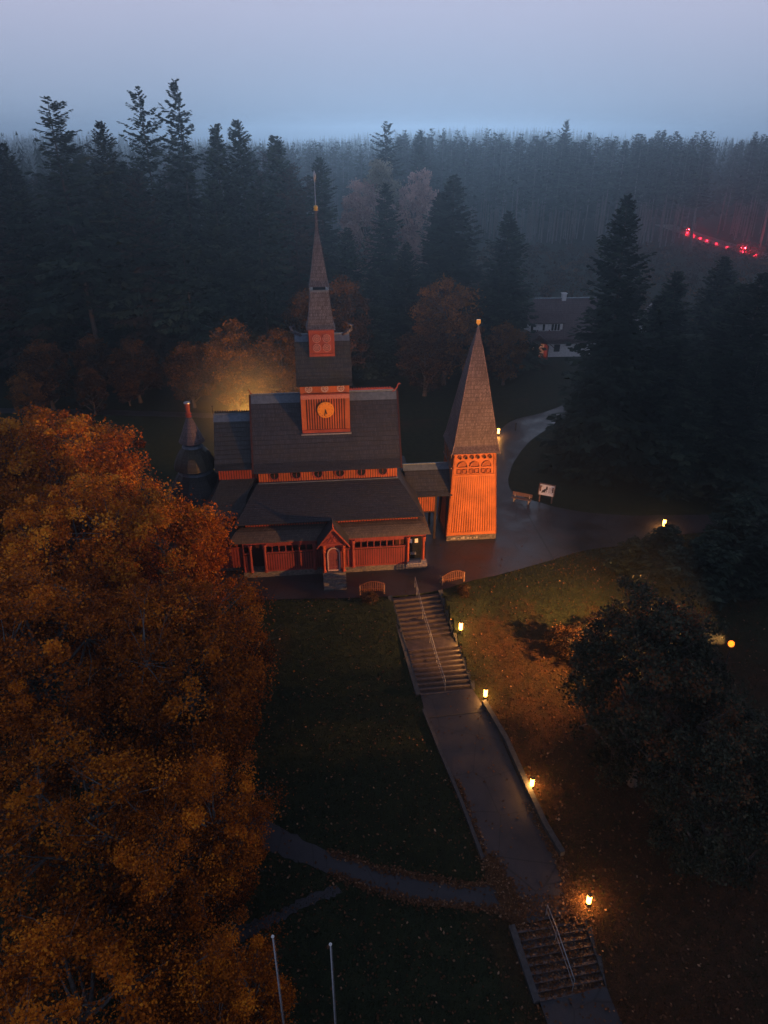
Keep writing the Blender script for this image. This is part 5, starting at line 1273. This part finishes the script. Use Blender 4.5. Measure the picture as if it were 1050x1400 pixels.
x, y = x[ok], y[ok]; n = len(x); z = hgv(y, x); a = rg.uniform(0, 6.28, n); h = rg.uniform(.06, .18, n); w = rg.uniform(.015, .04, n); lx, ly = rg.normal(0, .07, n), rg.normal(0, .07, n)
V = np.stack([np.stack([x - np.cos(a) * w, y - np.sin(a) * w, z - .02], 1), np.stack([x + np.cos(a) * w, y + np.sin(a) * w, z - .02], 1), np.stack([x + lx, y + ly, z + h], 1)], 1).reshape(-1, 3)
tn = np.clip(np.where(x > 6, .3, .2) + .2 * np.sin(x * .31 + 1.2) * np.sin(y * .27) + rg.normal(0, .15, n) + np.where(x > 6, .35, 0), 0, 1)
o = bpy.data.objects.new('grass', np_mesh('grass', V, 3, M['grass'], np.repeat(tn, 3))); link(o); tag(o, kind='stuff')
# leaves: general scatter plus drifts along edges and on the lower stairs
def leaves(name, x, y, z, rg, size=(.05, .11)):
    n = len(x); a = rg.uniform(0, 6.28, n); s = rg.uniform(*size, n); t1, t2 = rg.normal(0, .35, n), rg.normal(0, .35, n)
    u = np.stack([np.cos(a), np.sin(a), t1], 1) * s[:, None]; v = np.stack([-np.sin(a), np.cos(a), t2], 1) * s[:, None] * .7
    c = np.stack([x, y, z], 1); V = np.stack([c - u, c - v, c + u, c + v], 1).reshape(-1, 3)
    o = bpy.data.objects.new(name, np_mesh(name, V, 4, M['litter'], np.repeat(np.clip(rg.beta(1.6, 3.2, n), 0, 1), 4))); link(o); return tag(o, kind='stuff')
rg, x, y = scatter(20000, (-16, 32), (8, 56), 92); keep = np.ones(len(x), bool)
keep &= ~(inside(x, y, PLAZA_S) & (rg.random(len(x)) > .10)) 
for p in PATHS[1:4]: keep &= ~(inside(x, y, p) & (rg.random(len(x)) > .30))
keep &= rg.random(len(x)) < np.clip(1.15 - (y - 12) / 42., .22, 1)
x, y = x[keep], y[keep]; X, Y = [x], [y]
def along(P, n, sd, off=0.):
    P = np.array(P); k = rg.integers(0, len(P) - 1, n); f = rg.random(n); q = P[k] * (1 - f)[:, None] + P[k + 1] * f[:, None]
    X.append(q[:, 0] + rg.normal(off, sd, n)); Y.append(q[:, 1] + rg.normal(0, sd, n))
along(PATH_L[3:], 900, .16, .22); along(PATH_L[5:], 1600, .3, .4); along(PATH_R[4:], 900, .14, -.15); along(PATH_R[6:], 900, .3, -.1)
along(SIDE_A[:5], 900, .14); along(SIDE_B[:5], 900, .14); along([(7.0, 26), (9, 25.2), (11.2, 25.6)], 650, .45)
x = np.concatenate(X); y = np.concatenate(Y); st = inside(x, y, PATHS[3])
x, y = x[~st], y[~st]
leaves('fallen_leaves', x, y, hgv(y, x) + .075, rg)
def on_stair(n, seed):
    rg = np.random.default_rng(seed); a = rg.random(n); b = rg.random(n)
    TL, TR, BL, BR = [np.array(p) for p in S2]; p = (TL * (1 - a)[:, None] + TR * a[:, None]) * (1 - b)[:, None] + (BL * (1 - a)[:, None] + BR * a[:, None]) * b[:, None]
    k = np.floor(b * 9); z = -6.26 - (1.36 / 9) * (k + 1) + .05; return rg, p[:, 0], p[:, 1], z
rg, x, y, z = on_stair(1300, 93); leaves('stair_leaves', x, y, z, rg)

# ------------------------------------------------------------------ render look
S.view_settings.view_transform = 'Standard'; S.view_settings.look = 'None'; S.view_settings.exposure = 0; S.view_settings.gamma = 1
c = S.cycles
c.use_denoising = True
try: c.denoiser = 'OPENIMAGEDENOISE'; c.denoising_input_passes = 'RGB_ALBEDO_NORMAL'; c.denoising_prefilter = 'ACCURATE'
except Exception: pass
c.max_bounces = 5; c.diffuse_bounces = 2; c.glossy_bounces = 2; c.transmission_bounces = 2; c.volume_bounces = 0; c.transparent_max_bounces = 4
c.sample_clamp_indirect = 4; c.use_light_tree = True
